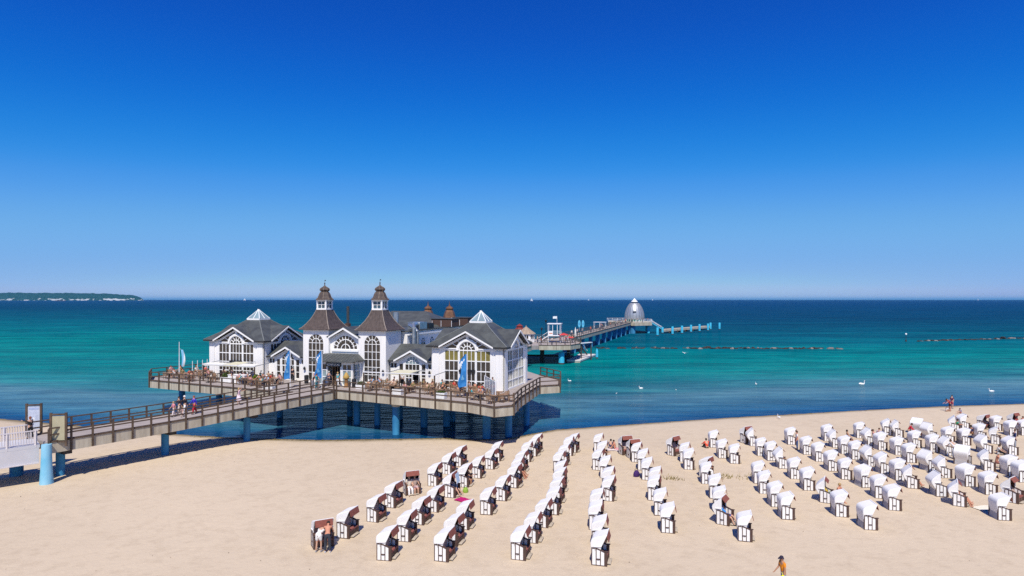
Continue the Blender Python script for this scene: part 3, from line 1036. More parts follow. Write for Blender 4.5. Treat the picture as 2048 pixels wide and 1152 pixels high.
lo.rotation_euler = (R(90), 0, 0)
lo.location = (-0.02, -2.065, 2.49)
# porch roof
mb = MB()
vs = [(-3.0, -2.55, 2.86), (2.95, -2.55, 2.86), (2.95, 0.38, 2.86), (-3.0, 0.38, 2.86), (-2.3, -0.55, 3.62), (2.2, -0.55, 3.62), (2.2, 0.38, 3.62), (-2.3, 0.38, 3.62),
      (-3.0, -2.55, 2.94), (2.95, -2.55, 2.94), (2.95, 0.38, 2.94), (-3.0, 0.38, 2.94)]
mb.add(vs, [(0, 3, 2, 1), (0, 1, 9, 8), (1, 2, 10, 9), (2, 3, 11, 10), (3, 0, 8, 11), (8, 9, 5, 4), (9, 10, 6, 5), (10, 11, 7, 6), (11, 8, 4, 7), (4, 5, 6, 7)])
po = mb.obj('porch_roof', SLATE, rest)
for k in range(13):
    u = -2.75 + k * 0.46
    ut = max(-2.3, min(2.2, u * 0.80))
    MB().bar((u, -2.53, 2.96), (ut if abs(u) > 2.2 else u, -0.57, 3.64), 0.045, 0.05).obj('roof_seam', mat('seam_zinc', (0.15, 0.155, 0.15), 0.45, 0.1), po)

# wings
def wing(s):
    a, b_ = 5.86, 11.89
    FW = lambda u, w_, z: (s * 8.87 + u, 0.9 - w_, z)
    gh = 2.05
    out = [(-3.0, 0), (3.0, 0), (3.0, 2.95), (gh, 2.95), (0, 3.98), (-gh, 2.95), (-3.0, 2.95)]
    dx = 0.0
    hole = [(-0.95 + dx, 0.05), (0.95 + dx, 0.05), (0.95 + dx, 2.55)] + arch_pts(dx, 2.55, 0.95, 12)[1:-1] + [(-0.95 + dx, 2.55)]
    l1 = [(-1.75, 0.2), (-1.2, 0.2), (-1.2, 2.6), (-1.75, 2.6)]
    r1 = [(1.2, 0.2), (1.75, 0.2), (1.75, 2.6), (1.2, 2.6)]
    sl_ = [(-2.9, 2.05), (-2.05, 2.05), (-2.05, 2.65), (-2.9, 2.65)]
    sr_ = [(2.05, 2.05), (2.9, 2.05), (2.9, 2.65), (2.05, 2.65)]
    wall(FW, out, [hole, l1, r1, sl_, sr_], name='wing_wall')
    us = [-0.95, -0.475, 0, 0.475, 0.95]
    zl = [0.05, 0.95, 1.75, 2.05, 2.55]
    mb = bars(FW, us, [1.85, 2.55], 0.06)
    mb.boxF(FW, -0.95, -0.9, -0.13, -0.02, 0.05, 1.85)
    mb.boxF(FW, -0.03, 0.03, -0.13, -0.02, 0.05, 1.85)
    arch_part(mb, FW, 0, 2.55, 0.93, 0.07, 6, 0.5)
    o = mb.obj('window', TRIM, rest)
    GW = GLASSC if s > 0 else GLASS
    cells(o, FW, us, [1.85, 2.55], GLASS)
    fan_panes(o, FW, 0, 2.55, 0.93, 6, 0.46, GW)
    # french door, one leaf open
    dl = bars(FW, [-0.9, -0.47, -0.05], [0.05, 0.95, 1.8], 0.09)
    cells(dl.obj('door', TRIM, rest), FW, [-0.9, -0.47, -0.05], [0.05, 0.95, 1.8], GLASS)
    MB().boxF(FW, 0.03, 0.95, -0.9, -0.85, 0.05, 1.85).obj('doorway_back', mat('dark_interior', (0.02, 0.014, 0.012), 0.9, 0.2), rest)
    FO = lambda u, w_, z: (s * 8.87 + 0.98 + u * 0.35, 0.85 - u * 0.9 - w_ * 0.3, z)
    dl = bars(FO, [0.0, 0.42, 0.85], [0.05, 0.95, 1.8], 0.08, -0.05, 0.05)
    cells(dl.obj('open_door', TRIM, rest), FO, [0.0, 0.42, 0.85], [0.05, 0.95, 1.8], GLASSC, (-0.02, 0.01))
    for a_, c_ in ((-1.75, -1.2), (1.2, 1.75)):
        mb = bars(FW, [a_, c_], [0.2, 1.0, 1.8, 2.6], 0.07)
        cells(mb.obj('side_light', TRIM, rest), FW, [a_, c_], [0.2, 1.0, 1.8, 2.6], GLASS)
    for a_, c_ in ((-2.9, -2.05), (2.05, 2.9)):
        mb = bars(FW, [a_, (a_ + c_) / 2, c_], [2.05, 2.65], 0.07)
        cells(mb.obj('high_window', TRIM, rest), FW, [a_, (a_ + c_) / 2, c_], [2.05, 2.65], GLASS)
    gable_roof(FW, 0, 2.3, 2.92, 4.16, -3.4, 0.5)
    barge(FW, 0, 2.2, 2.90, 4.06, 0.5)
    # main wing roof (ridge along u) as a closed prism
    FR = lambda u, d, z: (s * 8.87 + u, 0.45 + d, z)
    mb = MB()
    gv = (4.30 - 2.96) / ((4.16 - 2.92) / 2.3)
    dr = (4.30 - 2.96) / ((4.75 - 2.96) / 3.15)
    for sg in (1, -1):
        mb.add([FR(sg * 3.02, 0, 2.96), FR(sg * gv, 0, 2.96), FR(0, dr, 4.30), FR(0, 3.15, 4.75), FR(sg * 3.02, 3.15, 4.75)], [(0, 1, 2, 3, 4)])
    mb.add([FR(-3.02, 3.15, 4.75), FR(3.02, 3.15, 4.75), FR(3.02, 6.3, 2.96), FR(-3.02, 6.3, 2.96)], [(0, 1, 2, 3)])
    mb.obj('wing_roof', SLATE, rest)
    MB().boxF(FW, -3.0, -2.3, 0.45, 0.55, 2.86, 2.98).obj('gutter', DARKGUT, rest)
    MB().boxF(FW, 2.3, 3.0, 0.45, 0.55, 2.86, 2.98).obj('gutter', DARKGUT, rest)
    wall(lambda u, w_, z: (s * 8.87 - u, 6.0 + w_, z), [(-3.0, 0), (3.0, 0), (3.0, 2.95), (-3.0, 2.95)], name='wing_wall')
    wl = MB()
    wl.lathe([(0.05, 0.0), (0.16, 0.06), (0.13, 0.30), (0.02, 0.42)], 8, (s * 8.87 - 2.5 * s, 0.72, 1.35))
wing(1)
wing(-1)

# wall lamps on the towers
for u in (-5.55, 5.55, 11.2):
    MB().lathe([(0.03, 0.0), (0.17, 0.05), (0.12, 0.28), (0.02, 0.40)], 8, (u, -0.16 if u < 11 else 0.74, 1.5)).obj('wall_lamp', BLACK, rest)

# rear hall
rw, rh_, r0_, r1_ = 6.4, 6.2, 4.2, 27.0
FRt = lambda u, w_, z: (rw + w_, (r0_ + r1_) / 2 + u, z)
hl = (r1_ - r0_) / 2
wins = [6.0 + 2.55 * k for k in range(8)]
holes = []
for v in wins:
    u = v - (r0_ + r1_) / 2
    holes.append([(u - 0.62, 3.9), (u + 0.62, 3.9)] + arch_pts(u, 4.65, 0.62, 10))
wall(FRt, [(-hl, 0), (hl, 0), (hl, rh_), (-hl, rh_)], holes, name='rear_wall')
for v in wins:
    u = v - (r0_ + r1_) / 2
    mb = bars(FRt, [u - 0.6, u, u + 0.6], [3.9, 4.65], 0.06)
    arch_part(mb, FRt, u, 4.65, 0.6, 0.07, 4, 0.5)
    o = mb.obj('window', TRIM, rest)
    cells(o, FRt, [u - 0.6, u, u + 0.6], [3.9, 4.65], GLASS)
    fan_panes(o, FRt, u, 4.65, 0.6, 4, 0.3, GLASS)
MB().boxF(FRt, -hl, hl, 0.0, 0.30, 5.75, 5.95).obj('cornice', TRIM, rest)
MB().boxF(FRt, -hl, hl, 0.0, 0.22, 3.3, 3.5).obj('cornice', TRIM, rest)
wall(lambda u, w_, z: (u, r0_ - w_, z), [(-rw + 0.002, 0), (rw - 0.252, 0), (rw - 0.252, rh_), (-rw + 0.002, rh_)], name='rear_wall')
wall(lambda u, w_, z: (-u, r1_ + w_, z), [(-rw + 0.002, 0), (rw - 0.002, 0), (rw - 0.002, rh_), (-rw + 0.002, rh_)], name='rear_wall')
wall(lambda u, w_, z: (-rw - w_, (r0_ + r1_) / 2 - u, z), [(-hl, 0), (hl, 0), (hl, rh_), (-hl, rh_)], name='rear_wall')
MB().box(-rw - 0.25, rw + 0.3, r0_ - 0.2, r1_ + 0.2, 6.2, 6.34).obj('flat_roof', SLATE, rest)
mb = MB()
vs = [(-7.0, 15.0, 6.36), (5.4, 15.0, 6.36), (5.4, 24.0, 6.36), (-7.0, 24.0, 6.36), (-4.6, 19.5, 8.45), (1.2, 19.5, 8.45)]
mb.add(vs, [(0, 1, 5, 4), (1, 2, 5), (2, 3, 4, 5), (3, 0, 4), (0, 3, 2, 1)])
mb.obj('hall_roof', SLATE, rest)
for u, v in ((-1.2, 24.9), (2.4, 25.2)):
    MB().levels([(0.75, 0.75, 6.3), (0.75, 0.75, 7.35)], (u, v)).obj('rear_lantern', TRIM, rest)
    pr = [(1.02, 7.33), (1.0, 7.42), (0.88, 7.8), (0.74, 8.25), (0.55, 8.55), (0.48, 8.6), (0.62, 8.7), (0.62, 8.82), (0.45, 9.0), (0.15, 9.2), (0.06, 9.5), (0.02, 9.95)]
    MB().lathe(pr, 8, (u, v, 0), False, PI / 8).obj('rear_cupola', mat('warm_copper_roof', (0.17, 0.085, 0.045), 0.5, 0.25, 2, 0.2, 0.4), rest)
    for k in range(4):
        a = k * PI / 2
        MB().box(-0.3, 0.3, -0.78, -0.755, 6.6, 7.2).obj('rear_lantern_pane', GLASS, rest).location = (u, v, 0)
        break
MB().box(4.0, 7.2, 15.6, 18.0, 6.36, 7.45).obj('roof_plant_box', BOXB, rest)
MB().box(3.9, 7.3, 15.5, 18.1, 7.45, 7.52).obj('roof_plant_lid', SLATE, rest)
MB().box(5.2, 7.6, 20.4, 23.0, 6.36, 7.50).obj('roof_plant_box', BOXB, rest)
MB().box(5.1, 7.7, 20.3, 23.1, 7.50, 7.56).obj('roof_plant_lid', SLATE, rest)
for u, v in ((7.22, 15.5), (4.2, 15.5), (5.6, 15.5), (6.3, 20.35)):
    MB().tube((u, v, 6.36), (u, v, 7.2), 0.035).obj('vent_pipe', ROPE, rest)
# ducts
dm = MB()
dm.tube((6.95, 4.9, 3.2), (6.95, 4.9, 6.6), 0.26)
dm.tube((6.95, 4.9, 6.6), (6.6, 5.4, 7.0), 0.26)
dm.tube((6.6, 5.4, 7.0), (5.8, 8.2, 7.0), 0.26)
dm.obj('ventilation_duct', STEEL, rest)
dm = MB()
dm.tube((7.0, 5.75, 3.2), (7.0, 5.75, 6.1), 0.24)
dm.tube((7.0, 5.75, 6.1), (6.3, 6.0, 6.7), 0.24)
dm.tube((6.3, 6.0, 6.7), (5.2, 7.0, 6.9), 0.24)
dm.obj('ventilation_duct', STEEL, rest)
MB().box(4.6, 6.4, 7.6, 9.6, 6.36, 7.25).obj('ventilation_unit', STEEL, rest)
MB().box(5.0, 6.5, 9.9, 11.4, 6.36, 7.05).obj('ventilation_unit', BLACK, rest)
MB().tube((2.3, 8.6, 6.34), (2.3, 8.6, 8.5), 0.34, 0.34, 12).obj('steel_flue', STEEL, rest)
MB().tube((-6.2, 10.2, 6.0), (-6.2, 10.2, 9.25), 0.20, 0.20, 12).obj('chimney', mat('dark_flue', (0.05, 0.055, 0.06), 0.5, 0.2), rest)
MB().levels([(0.28, 0.28, 6.3), (0.28, 0.28, 6.9)], (-6.2, 10.2)).obj('chimney_foot', BOXB, rest)
mb = MB()
mb.prism([(-1.7, 6.2), (1.9, 6.2), (1.9, 6.95), (1.2, 7.25)], lambda u, w_, z: (-3.4 + u, 9.6 - w_, z), -4.5, 0.0)
mb.obj('white_skylight_roof', WHITE, rest)
# downpipes
for u, v in ((-11.82, 0.02), (11.86, 0.4), (20.75, -0.08)):
    MB().tube((u, v - 0.06, 0), (u, v - 0.06, 4.75), 0.05).obj('downpipe', DARKGUT, rest)
for u, v in ((-5.95, 0.75), (5.98, 0.75), (2.7, -1.75)):
    MB().tube((u, v - 0.06, 0), (u, v - 0.06, 2.9), 0.045).obj('downpipe', DARKGUT, rest)
# ------------------------------------------------------------------ long outer pier
pier = thing('long_pier', 'long straight wooden pier on blue piles running out to the diving dome', 'pier')
A1 = Vector((-9.0, 104.0, DZ)); A2 = Vector((2.2, 137.0, DZ)); A3 = Vector((12.8, 163.0, DZ)); A4 = Vector((50.0, 272.0, 4.7))
AX = (A4 - A3).normalized()
AN = Vector((AX.y, -AX.x, 0)).normalized()
def strip(pts, half, z0, z1, name, m, parent):
    mb = MB()
    vs, fs = [], []
    for i, p in enumerate(pts):
        d = (pts[min(i + 1, len(pts) - 1)] - pts[max(i - 1, 0)]).normalized()
        n = Vector((d.y, -d.x, 0))
        for o, z in ((-half, z1), (half, z1), (half, z0), (-half, z0)):
            q = p + n * o
            vs.append((q.x, q.y, p.z + z))
    for i in range(len(pts) - 1):
        for k in range(4):
            fs.append((i * 4 + k, i * 4 + (k + 1) % 4, i * 4 + 4 + (k + 1) % 4, i * 4 + 4 + k))
    k = (len(pts) - 1) * 4
    fs += [(0, 1, 2, 3), (k + 3, k + 2, k + 1, k)]
    mb.add(vs, fs)
    return mb.obj(name, m, parent)
def off_line(pts, o):
    r = []
    for i, p in enumerate(pts):
        d = (pts[min(i + 1, len(pts) - 1)] - pts[max(i - 1, 0)]).normalized()
        n = Vector((d.y, -d.x, 0))
        q = p + n * o
        r.append((q.x, q.y, p.z))
    return r
seg1 = [A1, A2]
seg2 = [A3, A4]
strip(seg1, 2.0, -0.8, 0, 'deck', DECK, pier)
strip(seg2, 2.0, -0.9, 0, 'deck', DECK, pier)
for o in (-2.05, 2.05):
    fascia(pier, off_line(seg1, o), 3.0, 0.85, 0.12, CONC)
    railing(pier, off_line(seg1, o), 2.4, WOOD, hang=0.8)
    fascia(pier, off_line(seg2, o), 6.0, 0.95, 0.12, CONC)
    railing(pier, off_line(seg2, o), 2.4, WOOD, hang=0.9)
for k in range(10):
    p = A3.lerp(A4, (k + 0.75) / 10.2)
    for o in (-1.3, 1.3):
        q = p + AN * o
        pile(pier, q.x, q.y, 0.52, p.z - 0.9, PILE, cap=False)
for k in range(3):
    p = A1.lerp(A2, (k + 0.5) / 3)
    pile(pier, p.x, p.y, 0.5, p.z - 0.8, PILE, cap=False)

# middle platform with landing stage
mid = thing('landing_platform', 'many-sided concrete pier platform with landing stage halfway along the pier', 'pier')
MIDP = [(1.0, 136.5), (6.0, 140.0), (9.8, 139.4), (13.0, 140.2), (15.6, 145.0), (16.6, 152.0), (14.9, 162.4), (11.0, 163.8), (1.5, 160.5), (-4.5, 152), (-3.5, 141)]
poly_slab(MIDP, DZ - 0.9, DZ + 0.002).obj('deck', DECK, mid)
e = [(x, y, DZ) for x, y in MIDP[1:7]]
fascia(mid, e, 3.2, 0.98, 0.16, CONC)
railing(mid, e, 2.2, WOOD, hang=0.95)
e = [(x, y, DZ) for x, y in (MIDP[7], MIDP[8], MIDP[9], MIDP[10], MIDP[0])]
fascia(mid, e, 3.2, 0.98, 0.16, CONC)
railing(mid, e, 2.2, WOOD, hang=0.95)
for x, y in ((2.5, 143), (7, 146), (1, 153), (7.5, 156), (14.2, 158)):
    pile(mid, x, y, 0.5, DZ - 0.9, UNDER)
MB().bar((-6, 150.5, 1.35), (13.5, 146.2, 1.35), 1.1, 0.35).obj('lower_gangway', UNDER, mid)
MB().bar((-6, 150.0, 2.2), (13.5, 145.6, 2.2), 0.06, 0.06).obj('gangway_rail', ROPE, mid)
# stairs to the floating dock
s0, s1 = Vector((15.2, 151.5, DZ)), Vector((18.0, 157.0, 0.75))
st = MB()
for o in (-0.75, 0.75):
    st.bar(s0 + AN * o, s1 + AN * o, 0.12, 0.3)
so_ = st.obj('stair_stringers', UNDER, mid)
tm_ = MB().box(-0.72, 0.72, -0.14, 0.14, -0.02, 0.03).mesh('stair_tread', True)
tm_.materials.append(UNDER)
for i in range(14):
    q = s0.lerp(s1, (i + 0.5) / 14)
    link('stair_tread', tm_, so_, q, math.atan2(AN.y, AN.x))
for o in (-0.8, 0.8):
    MB().bar(s0 + AN * o + Vector((0, 0, 1)), s1 + AN * o + Vector((0, 0, 1)), 0.09, 0.07).obj('stair_handrail', ROPE if o > 0 else WOOD, mid)
MB().bar((13.2, 144.6, DZ - 0.1), (19.0, 151.5, DZ - 0.1), 0.8, 0.16).obj('landing_beam', ROPE, mid)
for p in ((19.0, 151.4), (16.3, 148.2)):
    MB().box(-0.13, 0.13, -0.13, 0.13, -0.8, DZ - 0.2).obj('landing_post', UNDER, mid).location = (p[0], p[1], 0)

dock = thing('floating_dock', 'pale grey floating boat dock beside the blue mooring cylinder', 'dock')
DK = [(12.6, 144.9), (15.7, 144.4), (21.4, 160.4), (17.4, 161.6)]
poly_slab(DK, 0.30, 0.62).obj('dock_deck', mat('pale_dock_deck', (0.66, 0.62, 0.60), 0.8, 0.08, 1), dock)
poly_slab([(p[0] + (0.08 if p[0] < 15 else -0.08), p[1] + (0.1 if p[1] < 150 else -0.1)) for p in DK], -0.35, 0.30).obj('pontoon', CONC, dock)
railing(dock, [(12.7, 145.6, 0.62), (15.0, 153.5, 0.62)], 1.3, UNDER, hang=0.0, hrail=1.0, rails=(1.0, 0.5))

def cyl_thing(name, label, cat, x, y, r, z0, z1, m, group=None, top=None):
    t_ = thing(name, label, cat, (x, y, 0), 0, group)
    MB().lathe([(r, z0), (r, z1 - r * 0.15), (r * 0.9, z1)], 18).obj('shaft', m, t_)
    MB().lathe([(r * 1.03, -0.3), (r * 1.03, 0.32)], 18).obj('waterline_band', UNDER, t_)
    return t_
cyl_thing('mooring_cylinder', 'thick bright cyan mooring cylinder standing in the water under the landing platform', 'mooring post', 11.1, 141.4, 0.66, -1.5, 2.75, PILEB)
t_ = cyl_thing('mooring_post', 'single slim cyan post with pointed top beside the floating dock', 'mooring post', 20.9, 155.0, 0.30, -1.5, 1.9, PILEB)
MB().lathe([(0.28, 1.88), (0.05, 2.5)], 12).obj('pointed_cap', PILEB, t_)

# lifeguard tower
lg = thing('lifeguard_tower', 'white open-framed lifeguard tower with stairs on the landing platform', 'lifeguard tower', (10.2, 150, DZ), R(-12))
mb = MB()
mb.box(-1.5, 1.5, -1.2, 1.2, 1.55, 1.75)
mb.obj('floor', ROPE, lg)
for x in (-1.42, -0.35, 0.75, 1.42):
    for y in (-1.12, 1.12):
        if abs(x) < 1.4 and y > 0:
            continue
        MB().box(x - 0.06, x + 0.06, y - 0.06, y + 0.06, 0 if abs(x) > 1.4 else 1.75, 4.35).obj('post', ROPE, lg)
MB().box(-1.65, 1.65, -1.35, 1.35, 4.35, 4.55).obj('roof', ROPE, lg)
MB().box(-1.42, -0.35, -1.2, -1.14, 1.75, 2.75).obj('panel', TRIM, lg)
MB().box(-1.2, -0.4, -1.22, -1.20, 2.1, 2.3).obj('red_strip', cmat((0.6, 0.18, 0.08)), lg)
for z in (2.25, 2.7):
    MB().box(-0.3, 1.42, -1.15, -1.09, z, z + 0.07).obj('guard_rail', ROPE, lg)
for o in (-0.45, 0.45):
    MB().bar((-1.5, -0.4 + o, 1.6), (-3.9, -0.4 + o, 0.05), 0.07, 0.2).obj('stair_stringer', ROPE, lg)
    MB().bar((-1.5, -0.4 + o, 2.55), (-3.9, -0.4 + o, 1.0), 0.05, 0.05).obj('stair_handrail', ROPE, lg)
for i in range(8):
    q = (i + 0.5) / 8
    MB().box(-0.14, 0.14, -0.43, 0.43, -0.02, 0.02).obj('stair_tread', ROPE, lg).location = (-1.5 - 2.4 * q, -0.4, 1.58 - 1.5 * q)
fp = thing('lifeguard_flag', 'small white flag on a thin mast above the lifeguard tower', 'flag', (10.7, 150, DZ + 4.55), 0)
MB().tube((0, 0, 0), (0, 0, 1.7), 0.035).obj('mast', ROPE, fp)
mb = MB()
mb.add([(0, 0, 1.1), (-0.5, 0.06, 1.12), (-0.95, -0.02, 1.08), (0, 0, 1.65), (-0.5, 0.06, 1.66), (-0.95, -0.02, 1.60)], [(0, 1, 4, 3), (1, 2, 5, 4)])
mb.obj('cloth', FLAGW, fp, fix=False)

# kiosk on the landing platform
def kiosk(x, y, r, wall_h, roof_h, rm, label, red=False):
    k = thing('kiosk', label, 'kiosk', (x, y, DZ), 0)
    MB().lathe([(r, 0), (r, wall_h)], 8, smooth=False, rot=PI / 8).obj('wall', WHITE, k)
    for i in range(8):
        a = i * PI / 4
        F = lambda u, w_, z, a=a: ((r * 0.924 + w_) * math.cos(a) - u * math.sin(a), (r * 0.924 + w_) * math.sin(a) + u * math.cos(a), z)
        o = MB().boxF(F, -r * 0.24, r * 0.24, 0.01, 0.05, 0.9, wall_h - 0.3).obj('window', GLASS, k)
        mb = MB()
        for u in (-r * 0.25, 0, r * 0.25):
            mb.boxF(F, u - 0.04, u + 0.04, 0.01, 0.09, 0.85, wall_h - 0.25)
        mb.obj('window_bars', TRIM, o)
    if red:
        MB().lathe([(r * 1.2, wall_h), (r * 0.8, wall_h + roof_h * 0.4), (r * 0.55, wall_h + roof_h * 0.6)], 8, smooth=False, rot=PI / 8).obj('roof', REDR, k)
        MB().lathe([(r * 0.5, wall_h + roof_h * 0.58), (r * 0.5, wall_h + roof_h * 0.75), (r * 0.62, wall_h + roof_h * 0.76), (r * 0.3, wall_h + roof_h * 0.95), (0.05, wall_h + roof_h * 1.1)], 8, smooth=False).obj('roof_cap', REDR, k)
    else:
        MB().lathe([(r * 1.2, wall_h), (r * 0.6, wall_h + roof_h * 0.5), (0.12, wall_h + roof_h), (0.10, wall_h + roof_h + 0.25)], 8, smooth=False, rot=PI / 8).obj('roof', rm, k)
kiosk(3.4, 151.5, 2.1, 2.0, 1.7, BROOF, 'white eight-sided kiosk with pointed beige roof on the landing platform')
kiosk(1.9, 156.5, 1.5, 2.2, 1.8, REDR, 'white kiosk with stepped red roof behind the beige-roofed kiosk', True)

# lamps
def lamp(x, y, z, h, label):
    l_ = thing('pier_lamp', label, 'street lamp', (x, y, z))
    MB().tube((0, 0, 0), (0, 0, h - 0.7), 0.09, 0.06).obj('lamp_post', BLACK, l_)
    MB().lathe([(0.10, h - 0.72), (0.26, h - 0.25), (0.30, h - 0.2), (0.05, h)], 8).obj('lantern', BLACK, l_)
lamp(7.0, 148.6, DZ, 3.6, 'dark lantern lamp post on the landing platform between kiosk and tower stairs')
lamp(8.4, 156.0, DZ, 5.2, 'taller dark lamp post behind the lifeguard tower')

# parasols on the platform
def parasol(x, y, z, r, h, m, label, closed=False):
    p_ = thing('parasol', label, 'parasol', (x, y, z))
    MB().tube((0, 0, 0), (0, 0, h), 0.04).obj('pole', WOOD, p_)
    if closed:
        MB().lathe([(0.05, h * 0.35), (0.26, h * 0.45), (0.20, h * 0.8), (0.03, h * 1.05)], 8).obj('canopy', m, p_)
    else:
        MB().lathe([(r, h * 0.82), (r * 0.55, h * 0.93), (0.05, h * 1.03)], 8, smooth=False).obj('canopy', m, p_)
RED = cmat((0.55, 0.05, 0.05))
parasol(12.2, 149.0, DZ, 1.3, 2.2, RED, 'open red parasol on the landing platform right beside the lifeguard tower')
parasol(13.6, 148.0, DZ, 1.1, 1.5, RED, 'low open red parasol at the railing of the landing platform')
parasol(15.2, 151.0, DZ, 1.0, 3.4, CANV, 'tall closed cream parasol at the right corner of the landing platform', True)

# teardrop banners further out
for px, lab in ((1158.5, 'light blue oval banner with dark ring, leftmost of the pair on the far pier'), (1166, 'light blue oval banner with dark ring, right one of the pair on the far pier')):
    Y = 205.0
    x = (px - 1024) * Y / FPX
    b_ = thing('beach_banner', lab, 'banner', (x, Y, 4.45))
    MB().tube((0, 0, 0), (0, 0, 3.3), 0.05).obj('pole', ROPE, b_)
    pts = [(0.44 * math.cos(2 * PI * i / 14), 2.15 + 1.2 * math.sin(2 * PI * i / 14)) for i in range(14)]
    MB().prism(pts, lambda u, w_, z: (u, -w_, z), 0.06, 0.12).obj('cloth', mat('banner_cyan', (0.12, 0.50, 0.70), 0.7, 0.05), b_)
    ring = [(0.26 * math.cos(2 * PI * i / 12), 2.15 + 0.34 * math.sin(2 * PI * i / 12)) for i in range(12)]
    hole = [(0.15 * math.cos(2 * PI * i / 12), 2.15 + 0.18 * math.sin(2 * PI * i / 12)) for i in range(12)]
    MB().prism(ring, lambda u, w_, z: (u, -w_, z), 0.121, 0.13, [hole]).obj('printed_ring', FLAGB, b_)
sh = thing('pier_shelter', 'small white framed shelter on the far pier beside the blue banners', 'shelter', (29.8, 213, 4.5), R(-19))
for x in (-1.9, 0, 1.9):
    for y in (-0.9, 0.9):
        MB().box(x - 0.05, x + 0.05, y - 0.05, y + 0.05, 0, 2.3).obj('post', ROPE, sh)
MB().box(-2.1, 2.1, -1.1, 1.1, 2.3, 2.42).obj('roof', ROPE, sh)
for x in (-1.9, 1.9):
    MB().bar((x, -0.9, 0.2), (x, 0.9, 2.2), 0.05, 0.05).obj('brace', ROPE, sh)

# head platform and dome
head = thing('dome_platform', 'concrete pier head platform at the far end carrying the dome', 'pier')
HP = [(46.5, 270.5), (52.0, 266.0), (60.0, 270.0), (62.0, 281.0), (57.0, 296.0), (44.0, 292.0), (42.5, 278.0)]
poly_slab(HP, 3.4, 4.75).obj('deck', CONC, head)
e = [(x, y, 4.76) for x, y in HP[1:] + HP[:1]]
railing(head, e, 2.5, ROPE, hang=0.1)
for x, y, r in ((51.5, 268.5, 1.1), (58.8, 272.0, 0.75), (60.5, 282, 0.75), (45, 282, 0.7), (55, 292, 0.7), (49, 285, 0.9)):
    pile(head, x, y, r, 3.4, PILEB if x > 58 else PILE, cap=False)
dome = thing('diving_dome', 'silver ribbed egg-shaped diving dome with white cap on the pier head', 'dome', (55.2, 284, 4.75))
DP = [(4.15, 0.9), (4.25, 1.8), (4.2, 3.0), (3.95, 4.3), (3.5, 5.6), (2.9, 6.8), (2.2, 7.8), (1.75, 8.2)]
ns = 20
for i in range(ns):
    a0, a1 = 2 * PI * i / ns, 2 * PI * (i + 1) / ns
    vs, fs = [], []
    for r, z in DP:
        vs += [(r * math.cos(a0), r * math.sin(a0), z), (r * math.cos(a1), r * math.sin(a1), z)]
    fs = [(2 * k, 2 * k + 1, 2 * k + 3, 2 * k + 2) for k in range(len(DP) - 1)]
    mb = MB().add(vs, fs, True)
    mb.obj('shell_panel', DOME, dome, fix=False)
    mb = MB()
    for (r, z), (r2, z2) in zip(DP, DP[1:]):
        mb.bar(((r + 0.03) * math.cos(a0), (r + 0.03) * math.sin(a0), z), ((r2 + 0.03) * math.cos(a0), (r2 + 0.03) * math.sin(a0), z2), 0.16, 0.16, (math.cos(a0), math.sin(a0), 0.3))
    mb.obj('rib', mat('dome_rib', (0.30, 0.31, 0.34), 0.4, 0.1, 1, 0.5), dome)
MB().lathe([(4.0, 0.0), (4.05, 0.92)], 20).obj('base_glazing', GREENG, dome)
for i in range(20):
    a = 2 * PI * i / 20
    MB().box(-0.08, 0.08, -0.08, 0.08, 0, 0.92).obj('base_post', ROPE, dome).location = (4.08 * math.cos(a), 4.08 * math.sin(a), 0)
MB().lathe([(1.75, 8.2), (1.15, 8.45), (1.1, 8.75)], 16).obj('neck', mat('dome_neck', (0.06, 0.07, 0.09), 0.4, 0.1), dome)
MB().lathe([(1.5, 8.72), (1.35, 9.0), (0.75, 9.45), (0.45, 9.9), (0.2, 10.2), (0.05, 10.35)], 16).obj('cap', TRIM, dome)
MB().box(-0.7, 0.7, -0.12, 0.12, -0.35, 0.35).obj('hatch', mat('dome_neck', (0.06, 0.07, 0.09)), dome).location = (-0.8, -4.0, 4.2)
# stair down to the jetty
jt = thing('boat_jetty', 'low grey boat jetty with steps beyond the dome', 'jetty')
J0, J1 = Vector((64.5, 271.5, 1.6)), Vector((95.0, 306.0, 1.7))
strip([J0, J1], 1.6, -0.9, 0, 'deck', CONC, jt)
for o in (-1.6, 1.6):
    JD = (J1 - J0).normalized()
    JN = Vector((JD.y, -JD.x, 0))
    for k in range(6):
        q = J0.lerp(J1, (k + 0.5) / 6) + JN * o
        MB().lathe([(0.35, -1), (0.35, 0.8)], 10).obj('pile', UNDER, jt).location = (q.x, q.y, 0)
for o in (-1.0, 1.0):
    a, c = Vector((59.6, 271.5 + o, 4.7)), Vector((64.6, 272.2 + o, 1.7))
    MB().bar(a, c, 0.15, 0.4).obj('stair_stringer', PILEB, jt)
    MB().bar(a + Vector((0, 0, 1.1)), c + Vector((0, 0, 1.1)), 0.1, 0.1).obj('stair_handrail', ROPE, jt)
    for k in range(7):
        q = a.lerp(c, k / 6)
        MB().box(-0.04, 0.04, -0.04, 0.04, 0, 1.1).obj('stair_post', ROPE, jt).location = q
for i in range(16):
    q = (i + 0.5) / 16
    MB().box(-0.2, 0.2, -1, 1, -0.04, 0.03).obj('stair_tread', GIRD, jt).location = (59.6 + 5 * q, 271.5 + 0.7 * q, 4.7 - 3.0 * q)
names = ['first', 'second', 'third', 'fourth', 'fifth', 'sixth', 'seventh', 'eighth', 'ninth', 'tenth', 'eleventh', 'twelfth', 'thirteenth', 'fourteenth', 'fifteenth', 'sixteenth', 'seventeenth']
